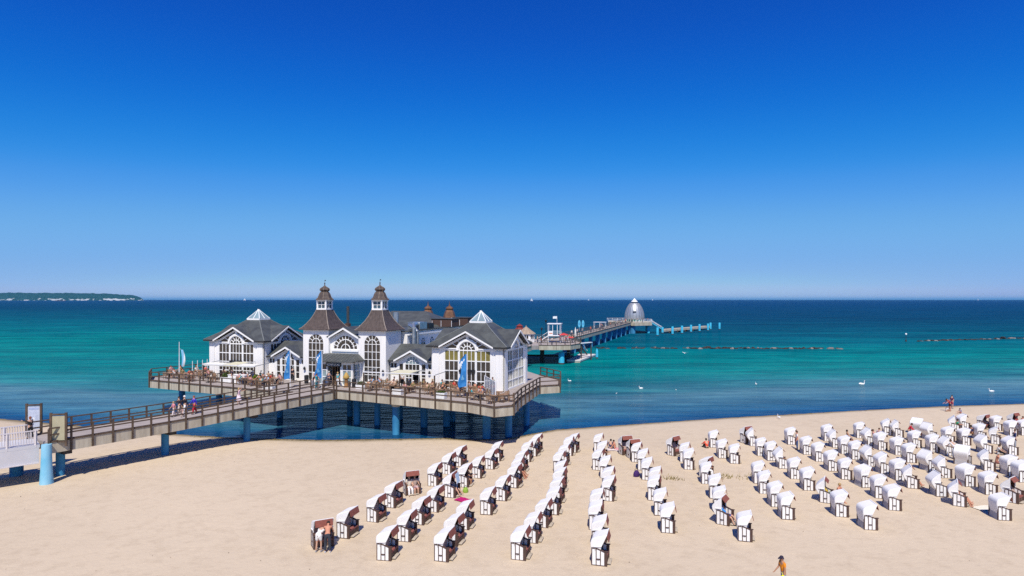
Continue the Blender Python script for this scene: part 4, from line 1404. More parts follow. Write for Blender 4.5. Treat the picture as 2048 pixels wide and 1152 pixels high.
for k, (px, py) in enumerate(((1315, 671.5), (1325, 666.5), (1345, 669), (1364, 667), (1382, 664.5), (1399, 663), (1416, 661.5), (1421, 659), (1439, 659))):
    p = U(px, py, 0.0)
    lab = {0: 'cyan pile at the foot of the jetty steps', 1: 'short cyan pile behind the start of the boat jetty', 8: 'lone cyan pile farthest right beyond the jetty end',
           6: 'cyan pile just past the jetty end, left of a close pair', 7: 'cyan pile just past the jetty end, right of a close pair'}.get(k, 'cyan mooring pile standing in front of the jetty, %s from its steps' % names[k - 2])
    cyl_thing('mooring_pile', lab, 'mooring pile', p.x, p.y, 0.5, -1.5, 3.3 if k != 1 else 2.6, PILEB, 'cyan mooring piles along the jetty')
for px, py, zt, lab in ((1193, 677, 1.9, 'short pale cyan pile on the far side of the long pier, nearer one'), (1223, 670, 2.8, 'taller cyan pile on the far side of the long pier')):
    Y = 250 if px < 1200 else 285
    cyl_thing('mooring_pile', lab, 'mooring pile', (px - 1024) * Y / FPX, Y, 0.5, -1.5, zt, PILEB, 'cyan mooring piles along the jetty')

# ------------------------------------------------------------------ breakwaters
rr = random.Random(11)
ROCKM = []
for k in range(6):
    bmx = bmesh.new()
    bmesh.ops.create_icosphere(bmx, subdivisions=2, radius=1.0)
    ph = [Vector((rr.uniform(-1, 1), rr.uniform(-1, 1), rr.uniform(-1, 1))).normalized() for _ in range(7)]
    for v in bmx.verts:
        d = 1.0
        for q in ph:
            c = v.co.normalized().dot(q)
            if c > 0.55:
                d -= (c - 0.55) * 0.75
        v.co *= d * rr.uniform(0.94, 1.05)
        v.co.z *= 0.7
    me = bpy.data.meshes.new('boulder')
    bmx.to_mesh(me)
    bmx.free()
    me.materials.append(ROCK)
    ROCKM.append(me)
def breakwater(a, c, n, label, group, rmin, rmax, gaps=()):
    for i in range(n):
        tt = (i + rr.uniform(0.1, 0.9)) / n
        if any(g0 < tt < g1 for g0, g1 in gaps):
            continue
        px = a[0] + (c[0] - a[0]) * tt
        py = a[1] + (c[1] - a[1]) * tt + rr.uniform(-0.8, 0.7)
        p = U(px, py, 0.0)
        r = rr.uniform(rmin, rmax) * (1.35 if rr.random() < 0.12 else 1.0)
        pale = rr.random() < 0.18
        o = link('boulder', ROCKM[rr.randrange(6)], None, (p.x, p.y, rr.uniform(-0.30, 0.05) * r), rr.uniform(0, 6.28), ('pale ' if pale else 'dark wet ') + label, 'boulder', ('pale ' if pale else 'dark ') + group)
        o.material_slots[0].link = 'OBJECT'
        o.material_slots[0].material = ROCKP if pale else ROCK
        o.scale = (r * rr.uniform(1.0, 1.5), r, r * rr.uniform(0.8, 1.2))
breakwater((1192, 696.5), (1680, 697.5), 150, 'boulder in the long low breakwater across the middle of the bay', 'boulders of the middle breakwater', 0.42, 0.85, ((0.33, 0.36), (0.12, 0.15), (0.05, 0.085), (0.20, 0.225), (0.93, 0.96)))
breakwater((1836, 682.5), (2062, 676.5), 74, 'boulder in the breakwater at the far right of the bay', 'boulders of the right breakwater', 0.42, 0.8, ((0.84, 0.87),))
bc = thing('navigation_beacon', 'slim dark beacon standing in the sea left of the right breakwater', 'beacon', U(1812, 683, 0.0))
MB().lathe([(0.35, -0.6), (0.30, 0.4), (0.09, 0.6), (0.07, 2.2)], 10).obj('mast', BLACK, bc)
MB().lathe([(0.05, 2.15), (0.30, 2.3), (0.30, 2.7), (0.05, 2.9)], 8).obj('topmark', TRIM, bc)

# ------------------------------------------------------------------ boats
SAIL = mat('white_sail', (0.82, 0.82, 0.80), 0.8, 0.02, 0.2)
HULL = mat('white_hull', (0.78, 0.79, 0.8), 0.4, 0.03, 0.3)
def sailboat(px, py, hpx, label, rz=0.5):
    p = U(px, py, 0.0)
    k = hpx / (FPX / p.y)
    b_ = thing('sailing_boat', label, 'sailing boat', p, rz, 'sailing boats on the horizon')
    vs = [(-0.42, 0, 0.02), (-0.40, -0.09, 0.10), (0.15, -0.10, 0.11), (0.5, 0, 0.14), (0.15, 0.10, 0.11), (-0.40, 0.09, 0.10), (-0.34, 0, -0.04), (0.40, 0, -0.02)]
    vs = [tuple(c * k for c in v) for v in vs]
    MB().add(vs, [(1, 2, 3, 4, 5), (1, 6, 7, 2), (2, 7, 3), (3, 7, 4), (4, 7, 6, 5), (1, 5, 6)]).obj('hull', HULL, b_)
    MB().tube((0.05 * k, 0, 0.1 * k), (0.05 * k, 0, k), 0.008 * k, 0.005 * k, 6).obj('mast', ROPE, b_)
    MB().prism([(0.03, 0.18), (0.03, 0.98), (-0.08, 0.66), (-0.22, 0.38), (-0.38, 0.18)], lambda u, w_, z: (u * k, w_ * k + 0.10 * k * max(0, -u) , z * k), -0.005, 0.005).obj('mainsail', SAIL, b_)
    MB().prism([(0.07, 0.90), (0.07, 0.20), (0.46, 0.16), (0.25, 0.5)], lambda u, w_, z: (u * k, w_ * k - 0.06 * k * u, z * k), -0.005, 0.005).obj('jib', SAIL, b_)
sailboat(489, 601.3, 5.5, 'tiny white sailing boat on the horizon left of the towers')
sailboat(1063, 602.8, 7.0, 'largest white sailing boat near the horizon, left of the diving dome')
sailboat(1177, 600.9, 3.4, 'faint small sailing boat on the horizon just left of the diving dome')
sailboat(1305, 600.9, 3.4, 'faint small sailing boat on the horizon just right of the diving dome')
sailboat(1956, 600.8, 3.6, 'faint sailing boat on the horizon at far right')
p = U(121, 602.0, 0.0)
shp = thing('cargo_ship', 'long dark low cargo ship in front of the chalk cliffs', 'ship', p)
k = p.y / FPX
MB().add([(x * k, y * k, z * k) for x, y, z in ((-10, -1.2, -.2), (9, -1.2, -.2), (11.5, 0, 1.4), (9, 1.2, -.2), (-10, 1.2, -.2), (-11, -1.2, 1.2), (9, -1.2, 1.2), (9, 1.2, 1.2), (-11, 1.2, 1.2))],
         [(0, 1, 6, 5), (1, 2, 6), (3, 7, 2), (1, 3, 2), (4, 8, 7, 3), (0, 5, 8, 4), (5, 6, 2, 7, 8), (0, 4, 3, 1)]).obj('hull', mat('ship_hull', (0.10, 0.06, 0.08), 0.6, 0.1, 0.01), shp)
MB().box(5.5 * k, 8.5 * k, -1 * k, 1 * k, 1.2 * k, 2.8 * k).obj('bridge', HULL, shp)
MB().box(-2 * k, -1.6 * k, -0.2 * k, 0.2 * k, 1.2 * k, 2.2 * k).obj('crane', HULL, shp)
p = U(600, 600.9, 0.0)
k = p.y / FPX * 0.35
s2 = thing('cargo_ship', 'tiny grey ship on the horizon just left of the left tower', 'ship', (( 507 - 1024) * p.y / FPX, p.y, 0))
MB().add([(x * k, y * k, z * k) for x, y, z in ((-10, -1.2, -.2), (9, -1.2, -.2), (11.5, 0, 1.4), (9, 1.2, -.2), (-10, 1.2, -.2), (-11, -1.2, 1.2), (9, -1.2, 1.2), (9, 1.2, 1.2), (-11, 1.2, 1.2))],
         [(0, 1, 6, 5), (1, 2, 6), (3, 7, 2), (1, 3, 2), (4, 8, 7, 3), (0, 5, 8, 4), (5, 6, 2, 7, 8), (0, 4, 3, 1)]).obj('hull', GIRD, s2)

# ------------------------------------------------------------------ swans and gulls
def skin_mesh(name, verts, edges, radii, sub=1, root=0):
    me = bpy.data.meshes.new(name)
    me.from_pydata([tuple(v) for v in verts], edges, [])
    o = bpy.data.objects.new(name, me)
    COL.objects.link(o)
    md = o.modifiers.new('skin', 'SKIN')
    md.use_smooth_shade = True
    sv = me.skin_vertices[0].data
    for i, r in enumerate(radii):
        sv[i].radius = (r, r) if isinstance(r, (int, float)) else r
        sv[i].use_root = (i == root)
    if sub:
        s_ = o.modifiers.new('sub', 'SUBSURF')
        s_.levels = sub
    dg_ = bpy.context.evaluated_depsgraph_get()
    r_ = bpy.data.meshes.new_from_object(o.evaluated_get(dg_))
    bpy.data.objects.remove(o)
    bpy.data.meshes.remove(me)
    r_.name = name
    r_.materials.clear()
    return r_
sv_ = [(0, 0, 0.12), (-0.28, 0, 0.15), (-0.52, 0, 0.24), (0.26, 0, 0.16), (0.42, 0, 0.30), (0.44, 0, 0.48), (0.38, 0, 0.64), (0.44, 0, 0.74), (0.54, 0, 0.72)]
swan_me = skin_mesh('body', sv_, [(0, 1), (1, 2), (0, 3), (3, 4), (4, 5), (5, 6), (6, 7), (7, 8)], [0.22, 0.20, 0.06, 0.15, 0.07, 0.05, 0.045, 0.055, 0.04], 2)
swan_me.materials.append(SWANW)
bk_me = MB().tube((0.55, 0, 0.72), (0.70, 0, 0.68), 0.03, 0.01, 6).mesh('beak')
bk_me.materials.append(SWANB)
wg = MB().lathe([(0.02, -0.42), (0.14, -0.25), (0.17, 0.0), (0.10, 0.25), (0.01, 0.36)], 8, sy=0.35).mesh('wing')
wg.materials.append(SWANW)
for px, py, s_, rz, lab in ((1139, 763, 1.0, 2.6, 'white swan with raised neck swimming off the right end of the terrace'), (1062, 751, 1.0, 0.4, 'white swan swimming close behind the right corner of the terrace'),
                            (1282, 778, 1.1, 3.3, 'white swan with lowered head in shallow water right of the terrace'), (1724, 770, 1.6, 0.1, 'largest white swan swimming alone off the right part of the beach'),
                            (1512, 769, 0.9, 1.4, 'white swan seen end-on in mid bay'), (1983, 784, 1.2, 3.0, 'white swan in shallow water at the far right'),
                            (1233, 787, 0.4, 0.4, 'small white bird floating right of the terrace swan'), (1352, 780, 0.4, 2.0, 'small white bird floating between the two bay swans'),
                            (1050, 744.5, 0.6, 0.3, 'small white bird beside the corner of the right glass pavilion')):
    p = U(px, py, 0.0)
    t_ = thing('swan' if s_ > 0.7 else 'gull', lab, 'swan' if s_ > 0.7 else 'gull', (p.x, p.y, -0.02), rz, 'swans on the sea' if s_ > 0.7 else 'gulls')
    t_.scale = (s_ * 0.62, s_ * 0.62, s_ * 0.62)
    link('body', swan_me, t_)
    link('beak', bk_me, t_)
    for sg in (1, -1):
        o = link('wing', wg, t_)
        o.rotation_euler = (0, R(-84), 0)
        o.location = (-0.12, sg * 0.19, 0.24)
p = U(1370, 707, 1.0)
g = thing('gull', 'white gull flying low over the turquoise water below the breakwater', 'gull', (p.x, p.y, 1.0), 0.6, 'gulls')
link('body', swan_me, g).scale = (0.6, 0.6, 0.4)
for sg in (1, -1):
    MB().prism([(-0.12, 0.0), (0.14, 0.0), (0.10, 0.5), (-0.05, 0.95), (-0.16, 0.5)], lambda u, w_, z, sg=sg: (u, sg * z, w_ + 0.12 + 0.25 * z), -0.01, 0.01).obj('wing', SWANW, g)
p = U(1558, 838)
g = thing('gull', 'white gull standing on the sand near the water line', 'gull', p, 2.0, 'gulls')
g.scale = (0.45, 0.45, 0.55)
link('body', swan_me, g).location = (0, 0, 0.25)
link('beak', bk_me, g).location = (0, 0, 0.25)
for sg in (1, -1):
    MB().tube((0, sg * 0.06, 0), (0, sg * 0.06, 0.3), 0.015, 0.015, 5).obj('leg', SWANB, g)
# ------------------------------------------------------------------ hooded beach chairs
def ftop(x):
    P_ = [(0, 0.97), (0.28, 0.955), (0.5, 0.885), (0.7, 0.80), (0.9, 0.77)]
    for (a, za), (b_, zb) in zip(P_, P_[1:]):
        if x <= b_:
            return za + (zb - za) * (x - a) / (b_ - a)
    return 0.77
def holes_():
    r = []
    for a, c, z0, z1 in ((0.045, 0.235, 0.055, None), (0.280, 0.465, 0.055, 0.33), (0.280, 0.465, 0.395, None), (0.510, 0.690, 0.055, None)):
        if z1 is None:
            m_ = (a + c) / 2
            r.append([(a, z0), (c, z0), (c, ftop(c) - 0.062), (m_, ftop(m_) - 0.060), (a, ftop(a) - 0.062)])
        else:
            r.append([(a, z0), (c, z0), (c, z1), (a, z1)])
    return r
OUT = [(0, 0.0), (0.85, 0.0), (0.85, 0.775), (0.7, 0.80), (0.6, 0.843), (0.5, 0.885), (0.39, 0.925), (0.28, 0.955), (0.14, 0.967), (0, 0.97)]
def hood_geo(ang, inset=0.0):
    base = [(0.05, 0.40), (0.0, 0.66), (-0.045, 0.92), (-0.06, 1.10), (-0.055, 1.22), (-0.02, 1.335), (0.05, 1.41), (0.15, 1.465), (0.28, 1.51), (0.52, 1.585), (0.80, 1.65)]
    fr_ = [(0.64, 1.30), (0.50, 1.02), (0.44, 0.74), (0.42, 0.42)]
    ca, sa = math.cos(ang), math.sin(ang)
    def rot(p):
        if p[1] < 0.5:
            k = 0.25
        elif p[1] < 0.8:
            k = 0.7
        else:
            k = 1.0
        c, s = math.cos(ang * k), math.sin(ang * k)
        x, z = p[0] - 0.36, p[1] - 0.62
        return (0.36 + x * c - z * s, 0.62 + x * s + z * c)
    base, fr_ = [rot(p) for p in base], [rot(p) for p in fr_]
    cx = sum(p[0] for p in base) / len(base) + 0.15
    cz = sum(p[1] for p in base) / len(base) - 0.1
    def ins(p, d):
        v = Vector((cx - p[0], cz - p[1]))
        return (p[0] + v.x / max(v.length, .01) * d, p[1] + v.y / max(v.length, .01) * d)
    mb = MB()
    half = 0.56 - inset
    rows = [(-half, 0.035 + inset), (-half + 0.035, inset), (half - 0.035, inset), (half, 0.035 + inset)]
    n = len(base)
    for (y0, d0), (y1, d1) in zip(rows, rows[1:]):      # separate strips keep the seams along the hood crisp
        vs = [(ins(p, d0)[0], y0, ins(p, d0)[1]) for p in base] + [(ins(p, d1)[0], y1, ins(p, d1)[1]) for p in base]
        mb.add(vs, [(i, i + 1, n + i + 1, n + i) for i in range(n - 1)], True)
    for y, d in (rows[0], rows[3]):
        pl = [ins(p, d) for p in base] + ([(p[0] - inset * 1.2, p[1]) for p in fr_])
        tr = tessellate_polygon([[Vector((p[0], p[1], 0)) for p in pl]])
        mb.add([(p[0], y, p[1]) for p in pl], [tuple(q) for q in tr])
    return mb, base[-1], fr_
def build_chair(name, ang, flap=True):
    t_ = thing(name, 'white hooded beach chair', 'beach chair', (0, 0, -50), 0, 'hooded beach chairs on the sand')
    hs = holes_()
    for sg in (1, -1):
        F = lambda u, w_, z, sg=sg: (u, sg * (0.585 + w_), z)
        o = MB().prism(OUT, F, -0.10, 0.0, hs).obj('side_frame', CHF, t_)
        for h_ in hs:
            MB().prism(h_, F, -0.085, -0.018).obj('board', CHB, o)
        MB().boxF(F, 0.32, 0.43, 0.0, 0.03, 0.345, 0.375).obj('carry_handle', CHF, o)
    MB().box(0.12, 0.80, -0.484, 0.484, 0.07, 0.40).obj('seat_box', mat('seat_box_brown', (0.14, 0.085, 0.06), 0.8, 0.25, 12), t_)
    MB().prism([(-0.02, 0.0), (0.118, 0.0), (0.118, 0.44), (0.04, 0.44)], lambda u, w_, z: (u, w_, z), -0.483, 0.483).obj('back_base', BASEW, t_)
    MB().box(0.24, 0.83, -0.47, 0.47, 0.403, 0.50).obj('seat_cushion', SEATM, t_)
    MB().prism([(0.30, 0.50), (0.42, 0.50), (0.30 - math.sin(ang) * 0.55, 1.08), (0.16 - math.sin(ang) * 0.55, 1.10)], lambda u, w_, z: (u, w_, z), -0.46, 0.46).obj('back_cushion', CUSH, t_)
    for y in (-0.40, 0.0, 0.40):
        MB().box(0.805, 0.825, y - 0.03, y + 0.03, 0.06, 0.39).obj('front_slat', CHF, t_)
    for sg in (1, -1):
        MB().box(0.72, 0.90, sg * 0.60 - 0.13 if sg > 0 else -0.60, 0.60 if sg > 0 else -0.60 + 0.13, 0.70 + 0.085, 0.79 + 0.02).obj('arm_cap', CHF, t_)
    MB().box(0.83, 1.02, -0.38, 0.38, 0.08, 0.125).obj('footrest', mat('footrest_wood', (0.50, 0.43, 0.34), 0.8, 0.2, 5), t_)
    mb, pk, fr_ = hood_geo(ang)
    ho = mb.obj('hood', CHW, t_, fix=False)
    mb, _, _ = hood_geo(ang, 0.028)
    mb.obj('hood_lining', CHL, ho, fix=False)
    # white front edge of the hood
    for sg in (1, -1):
        mb = MB()
        pl = [pk] + fr_
        for p, q in zip(pl, pl[1:]):
            mb.bar((p[0], sg * 0.535, p[1]), (q[0], sg * 0.535, q[1]), 0.055, 0.05)
        mb.obj('hood_edge', CHW, ho)
        # side rib
        MB().bar((fr_[1][0] + 0.02, sg * 0.585, fr_[1][1] + 0.03), (fr_[1][0] - 0.38, sg * 0.585, fr_[1][1] - 0.0), 0.05, 0.035).obj('side_rib', CHW, ho)
        MB().bar((fr_[1][0] - 0.30, sg * 0.580, fr_[1][1] - 0.02), (fr_[1][0] - 0.30, sg * 0.580, fr_[1][1] - 0.22), 0.03, 0.02).obj('side_strap', mat('strap_grey', (0.4, 0.38, 0.38), 0.8, 0.1), ho)
    MB().bar((pk[0], -0.54, pk[1]), (pk[0], 0.54, pk[1]), 0.06, 0.05).obj('hood_edge', CHW, ho)
    if flap:
        c, s = math.cos(ang), math.sin(ang)
        def rp(x, z):
            return (pk[0] + x * c - z * s, pk[1] + x * s + z * c)
        p0, p1, p2 = rp(0.035, 0.0), rp(0.14, -0.36), rp(0.11, -0.36)
        p3 = rp(0.005, -0.02)
        MB().prism([p0, p1, p2, p3], lambda u, w_, z: (u, w_, z), -0.50, 0.50).obj('sun_flap', CHR, t_)
    return t_
CH = {'n': build_chair('beach_chair', 0.0), 'r': build_chair('beach_chair', R(26)), 's': build_chair('beach_chair', R(14))}
USED = set()
DESC = {'n': '', 'r': 'hood far back, ', 's': 'hood slightly back, '}
ORD = ['nearest the sea', 'second from the sea', 'third from the sea', 'fourth from the sea', 'fifth from the sea', 'sixth from the sea', 'seventh from the sea', 'eighth from the sea', 'ninth from the sea',
       'tenth from the sea', 'eleventh from the sea', 'twelfth from the sea']
CHAIRS = {}
ROWS = [
 [(916, 933), (894, 949), (866, 973), (825, 988, 's', -66), (780, 1016), (745, 1045), (686, 1077), (646, 1093, 'n', -62)],
 [(993, 923), (980, 939), (954, 957), (927, 975), (900, 996, 's'), (866, 1025), (836, 1050), (808, 1084), (768, 1122)],
 [(1073, 905), (1066, 913), (1053, 924), (1041, 944), (1034, 960), (1026, 976), (1003, 1002), (973, 1030), (926, 1060), (902, 1092), (883, 1124)],
 [(1146, 905), (1137, 912), (1127, 931), (1117, 946), (1120, 968), (1118, 985), (1112, 1007), (1106, 1030), (1084, 1056), (1063, 1087), (1037, 1121)],
 [(1197, 905), (1205, 923), (1195, 941), (1211, 957), (1216, 983), (1217, 1003), (1194, 1034), (1192, 1061), (1199, 1096), (1199, 1132)],
 [(1254, 909, 's', -72), (1270, 916, 's', -72), (1273, 925), (1286, 941), (1295, 961), (1311, 982), (1308, 1002), (1322, 1032), (1337, 1067)],
 [(1352, 910, 's', -50), (1370, 925), (1379, 940), (1408, 955, 'n', -38), (1415, 969), (1432, 998), (1441, 1026), (1446, 1051, 'r', -34), (1492, 1084)],
 [(1430, 896), (1447, 917), (1471, 928), (1520, 968), (1532, 989), (1556, 1015), (1578, 1040)],
 [(1497, 886, 's', -62), (1510, 893, 'r'), (1525, 913), (1545, 922), (1569, 938, 'r'), (1593, 959), (1620, 982), (1653, 1007, 'r', -30), (1686, 1035), (1744, 1061)],
 [(1585, 890), (1617, 910), (1642, 924), (1668, 943), (1695, 960), (1736, 976, 'n', 2), (1764, 998), (1792, 1022)],
 [(1658, 883), (1675, 896, 'r'), (1693, 909), (1715, 920), (1747, 933, 'r', -5), (1773, 948, 's'), (1803, 962), (1828, 978, 'r', -24), (1886, 994, 'r'), (1921, 1014, 'r', -32), (2012, 1042)],
 [(1723, 877), (1745, 892, 'r', -6), (1767, 901), (1801, 911), (1825, 926), (1868, 943, 'r', 8), (1895, 957, 'r'), (1943, 974, 'n', 2), (1985, 991), (2034, 1004, 'r', -55)],
 [(1778, 871, 's', -20), (1800, 875, 'r'), (1836, 896), (1871, 905), (1903, 912, 'r', -5), (1930, 930, 's', 38), (1981, 943, 'r', -24), (2029, 953), (2052, 966)],
 [(1838, 868, 's', 38), (1868, 880, 'r', 10), (1902, 888), (1935, 891), (1978, 908, 'r', -4), (2029, 911, 's')],
 [(1913, 864, 'r', -30), (1933, 860, 's'), (1966, 880), (1993, 889, 's', -35)],
 [(1970, 857, 'n', -58), (1998, 862), (2033, 855, 's', -66), (2029, 873), (2053, 872)],
]
ROWN = ['leftmost row', 'second row', 'third row', 'fourth row', 'fifth row', 'sixth row', 'seventh row', 'eighth row', 'ninth row', 'tenth row', 'eleventh row', 'twelfth row', 'thirteenth row', 'fourteenth row', 'fifteenth row', 'rightmost row']
rc = random.Random(21)
CHPOS = []
for ri, row in enumerate(ROWS):
    for ci, c in enumerate(row):
        px, py = c[0], c[1]
        kind = c[2] if len(c) > 2 else 'n'
        a = c[3] if len(c) > 3 else -13 + rc.uniform(-4, 4) + (3 if ri > 6 else 0)
        if kind == 'n' and len(c) < 3 and rc.random() < 0.0:
            kind = 's'
        p = U(px, py)
        th = R(a)
        if abs(a) > 45:
            lp = Vector((0.55, 0.0, 0))
        elif a > 25:
            lp = Vector((0.3, -0.2, 0))
        else:
            lp = Vector((0.43, -0.58, 0))
        q = p - Vector((lp.x * math.cos(th) - lp.y * math.sin(th), lp.x * math.sin(th) + lp.y * math.cos(th), 0))
        z = sandz(q.x + 0.4 * math.cos(th), q.y + 0.4 * math.sin(th)) - 0.02
        last = ci == len(row) - 1
        od = 'nearest camera' if last else ORD[ci]
        lab = 'white beach chair, %s%s in the %s%s' % (DESC[kind], od, ROWN[ri], ' from left' if 0 < ri < 15 else '')
        if kind not in USED:
            o = CH[kind]
            o.location, o.rotation_euler = (q.x, q.y, z), (0, 0, th)
            o['label'] = lab
            USED.add(kind)
        else:
            o = copy_tree(CH[kind], (q.x, q.y, z), th, lab)
        k_ = (0.965 if px < 1400 else 0.935) * (1.0 + rc.uniform(-0.015, 0.015))
        o.scale = (k_, k_, k_ * 1.01)
        CHPOS.append(o)
        CHAIRS[(ri, ci)] = (Vector((q.x, q.y, z)), th)
# seaweed / dry grass tufts on the sand
rg = random.Random(4)
mb = MB()
for cx, cy, n, sx in ((1342, 958, 60, 0.9), (1468, 955, 40, 1.6), (1440, 953, 20, 0.6), (1500, 956, 16, 0.8)):
    p = U(cx, cy)
    for _ in range(n):
        x, y = p.x + rg.gauss(0, sx * 0.5), p.y + rg.gauss(0, 0.3)
        z = sandz(x, y)
        a = rg.uniform(0, 6.28)
        h = rg.uniform(0.08, 0.32)
        tip = (x + math.cos(a) * h * 0.8, y + math.sin(a) * h * 0.8, z + h)
        mb.add([(x - 0.03, y, z - 0.02), (x + 0.03, y, z - 0.02), tip], [(0, 1, 2)])
mb.obj('dry_beach_grass', mat('dry_grass', (0.25, 0.20, 0.08), 0.9, 0.3, 2), fix=False, label='sparse dry beach grass tufts on the open sand between chairs', kind='stuff')
# wrack line of seaweed along the waterline
mb = MB()
for _ in range(900):
    x = rg.uniform(-34, 4) if rg.random() < 0.75 else rg.uniform(4, 80)
    y = shore(x) - abs(rg.gauss(0.5, 0.35))
    z = sandz(x, y) + 0.02
    a = rg.uniform(0, 6.28)
    r = rg.uniform(0.05, 0.16)
    mb.add([(x + r * math.cos(a), y + r * 0.6 * math.sin(a), z), (x + r * math.cos(a + 2.1), y + r * 0.6 * math.sin(a + 2.1), z + 0.01), (x + r * math.cos(a + 4.2), y + r * 0.6 * math.sin(a + 4.2), z + 0.04)], [(0, 1, 2)])
mb.obj('seaweed', mat('olive_seaweed', (0.13, 0.11, 0.035), 0.8, 0.3, 2), fix=False, label='olive brown seaweed washed up along the water line', kind='stuff')
# small dark pebbles and footprints litter
mb = MB()
for _ in range(160):
    x, y = rg.uniform(-45, 45), rg.uniform(28, 66)
    if y > shore(x) - 1.5:
        continue
    r = rg.uniform(0.02, 0.05)
    z = sandz(x, y)
    mb.add([(x - r, y, z), (x, y - r, z), (x + r, y, z), (x, y + r, z), (x, y, z + r * 0.8)], [(0, 1, 4), (1, 2, 4), (2, 3, 4), (3, 0, 4)])
mb.obj('pebbles', mat('pebble_brown', (0.22, 0.17, 0.13), 0.9, 0.3, 1), fix=False, label='scattered small pebbles and shell bits on the sand', kind='stuff')
# ------------------------------------------------------------------ people
def fk(P_):
    a = P_.get('lean', 0.03)
    up = Vector((math.sin(a), 0, math.cos(a)))
    al = a + P_.get('head', 0.0)
    hu = Vector((math.sin(al), 0, math.cos(al)))
    J = {'pelvis': Vector((0, 0, 0)), 'waist': up * 0.18, 'chest': up * 0.40, 'neck': up * 0.53}
    J['chin'] = J['neck'] + hu * 0.07
    J['head'] = J['neck'] + hu * 0.155
    J['crown'] = J['neck'] + hu * 0.235
    d = lambda t, sp=0.0: Vector((math.sin(t) * math.cos(sp), math.sin(sp), -math.cos(t) * math.cos(sp)))
    for s, sg in (('l', 1), ('r', -1)):
        sh = up * 0.475 + Vector((0, sg * 0.185, 0))
        J['sh' + s] = sh
        ta, fa = P_.get('arm' + s, P_.get('arm', (0.08, 0.15)))
        sp = P_.get('splay', 0.18)
        J['el' + s] = sh + Vector((math.sin(ta) * math.cos(sp), sg * math.sin(sp), -math.cos(ta) * math.cos(sp))) * 0.285
        f2 = sp * 0.3
        J['wr' + s] = J['el' + s] + Vector((math.sin(fa) * math.cos(f2), sg * math.sin(f2) * P_.get('inw', 1), -math.cos(fa) * math.cos(f2))) * 0.25
        J['ha' + s] = J['wr' + s] + (J['wr' + s] - J['el' + s]).normalized() * 0.08
        hp = Vector((0, sg * 0.095, -0.03))
        J['hp' + s] = hp
        th, sh_ = P_.get('leg' + s, P_.get('leg', (0.0, 0.0)))
        ls = P_.get('lsplay', 0.03)
        J['kn' + s] = hp + Vector((math.sin(th), sg * ls * 1.6, -math.cos(th))) * 0.42
        J['an' + s] = J['kn' + s] + Vector((math.sin(sh_), sg * ls, -math.cos(sh_))) * 0.42
        fa_ = P_.get('foot', 0.0) + sh_
        J['to' + s] = J['an' + s] + Vector((math.cos(fa_) * 0.17, sg * 0.03, math.sin(fa_) * 0.17 - 0.045))
        J['he' + s] = J['an' + s] + Vector((-0.03, 0, -0.05))
    if 'z' in P_:
        dz = P_['z']
    else:
        dz = -min(J['to' + s].z for s in 'lr') + 0.03
    for k in J:
        J[k] = J[k] + Vector((0, 0, dz))
    return J
POSES = {
    'stand': dict(legl=(0.05, -0.02), legr=(-0.05, -0.08), arm=(0.06, 0.30)),
    'walk': dict(lean=0.06, legl=(0.36, 0.12), legr=(-0.26, -0.55), arml=(-0.35, -0.1), armr=(0.35, 0.75)),
    'lean': dict(lean=0.38, head=0.2, legl=(0.16, -0.05), legr=(-0.08, -0.25), arml=(0.55, 0.9), armr=(0.4, 0.8)),
    'stroll': dict(lean=0.10, head=0.25, legl=(0.22, 0.05), legr=(-0.16, -0.35), arml=(0.10, 0.35), armr=(0.18, 0.75)),
    'bend': dict(lean=0.62, head=0.45, legl=(0.16, -0.16), legr=(0.05, -0.10), arml=(0.75, 1.05), armr=(0.55, 0.95)),
    'deepbend': dict(lean=1.15, head=0.2, legl=(0.10, -0.18), legr=(0.2, -0.10), arml=(0.9, 1.2), armr=(0.7, 1.0)),
    'sit': dict(z=0.54, lean=-0.12, legl=(1.45, 0.05), legr=(1.38, 0.18), arml=(0.35, 1.35), armr=(0.25, 1.2)),
    'sitlean': dict(z=0.54, lean=0.28, head=-0.15, legl=(1.45, 0.05), legr=(1.45, 0.0), arml=(0.55, 1.5), armr=(0.75, 1.45)),
    'recline': dict(z=0.56, lean=-0.45, head=0.25, legl=(1.50, 0.62), legr=(1.42, 0.45), arml=(0.15, 0.9), armr=(0.25, 1.3), lsplay=0.08),
    'ground': dict(z=0.11, lean=-0.28, head=0.2, legl=(1.56, 1.50), legr=(1.62, 1.42), arml=(-0.55, -0.45), armr=(-0.5, -0.4), lsplay=0.10),
    'crouch': dict(z=0.13, lean=0.25, head=0.1, legl=(2.25, 0.55), legr=(2.15, 0.7), arml=(0.9, 1.1), armr=(0.8, 1.2)),
    'photo': dict(legl=(0.10, 0.02), legr=(-0.12, -0.15), arml=(1.25, 1.9), armr=(2.3, 2.9), splay=0.3),
    'point': dict(legl=(0.05, -0.02), legr=(-0.05, -0.08), arml=(1.5, 1.62), armr=(1.2, 1.5)),
}
BODYR = {'pelvis': 0.125, 'waist': (0.125, 0.10), 'chest': (0.145, 0.11), 'neck': 0.055, 'chin': 0.062, 'head': (0.088, 0.082), 'crown': 0.055, 'sh': 0.065, 'el': 0.042, 'wr': 0.029, 'ha': 0.032,
         'hp': 0.09, 'kn': 0.06, 'an': 0.042, 'to': 0.030, 'he': 0.034}
PM = {}
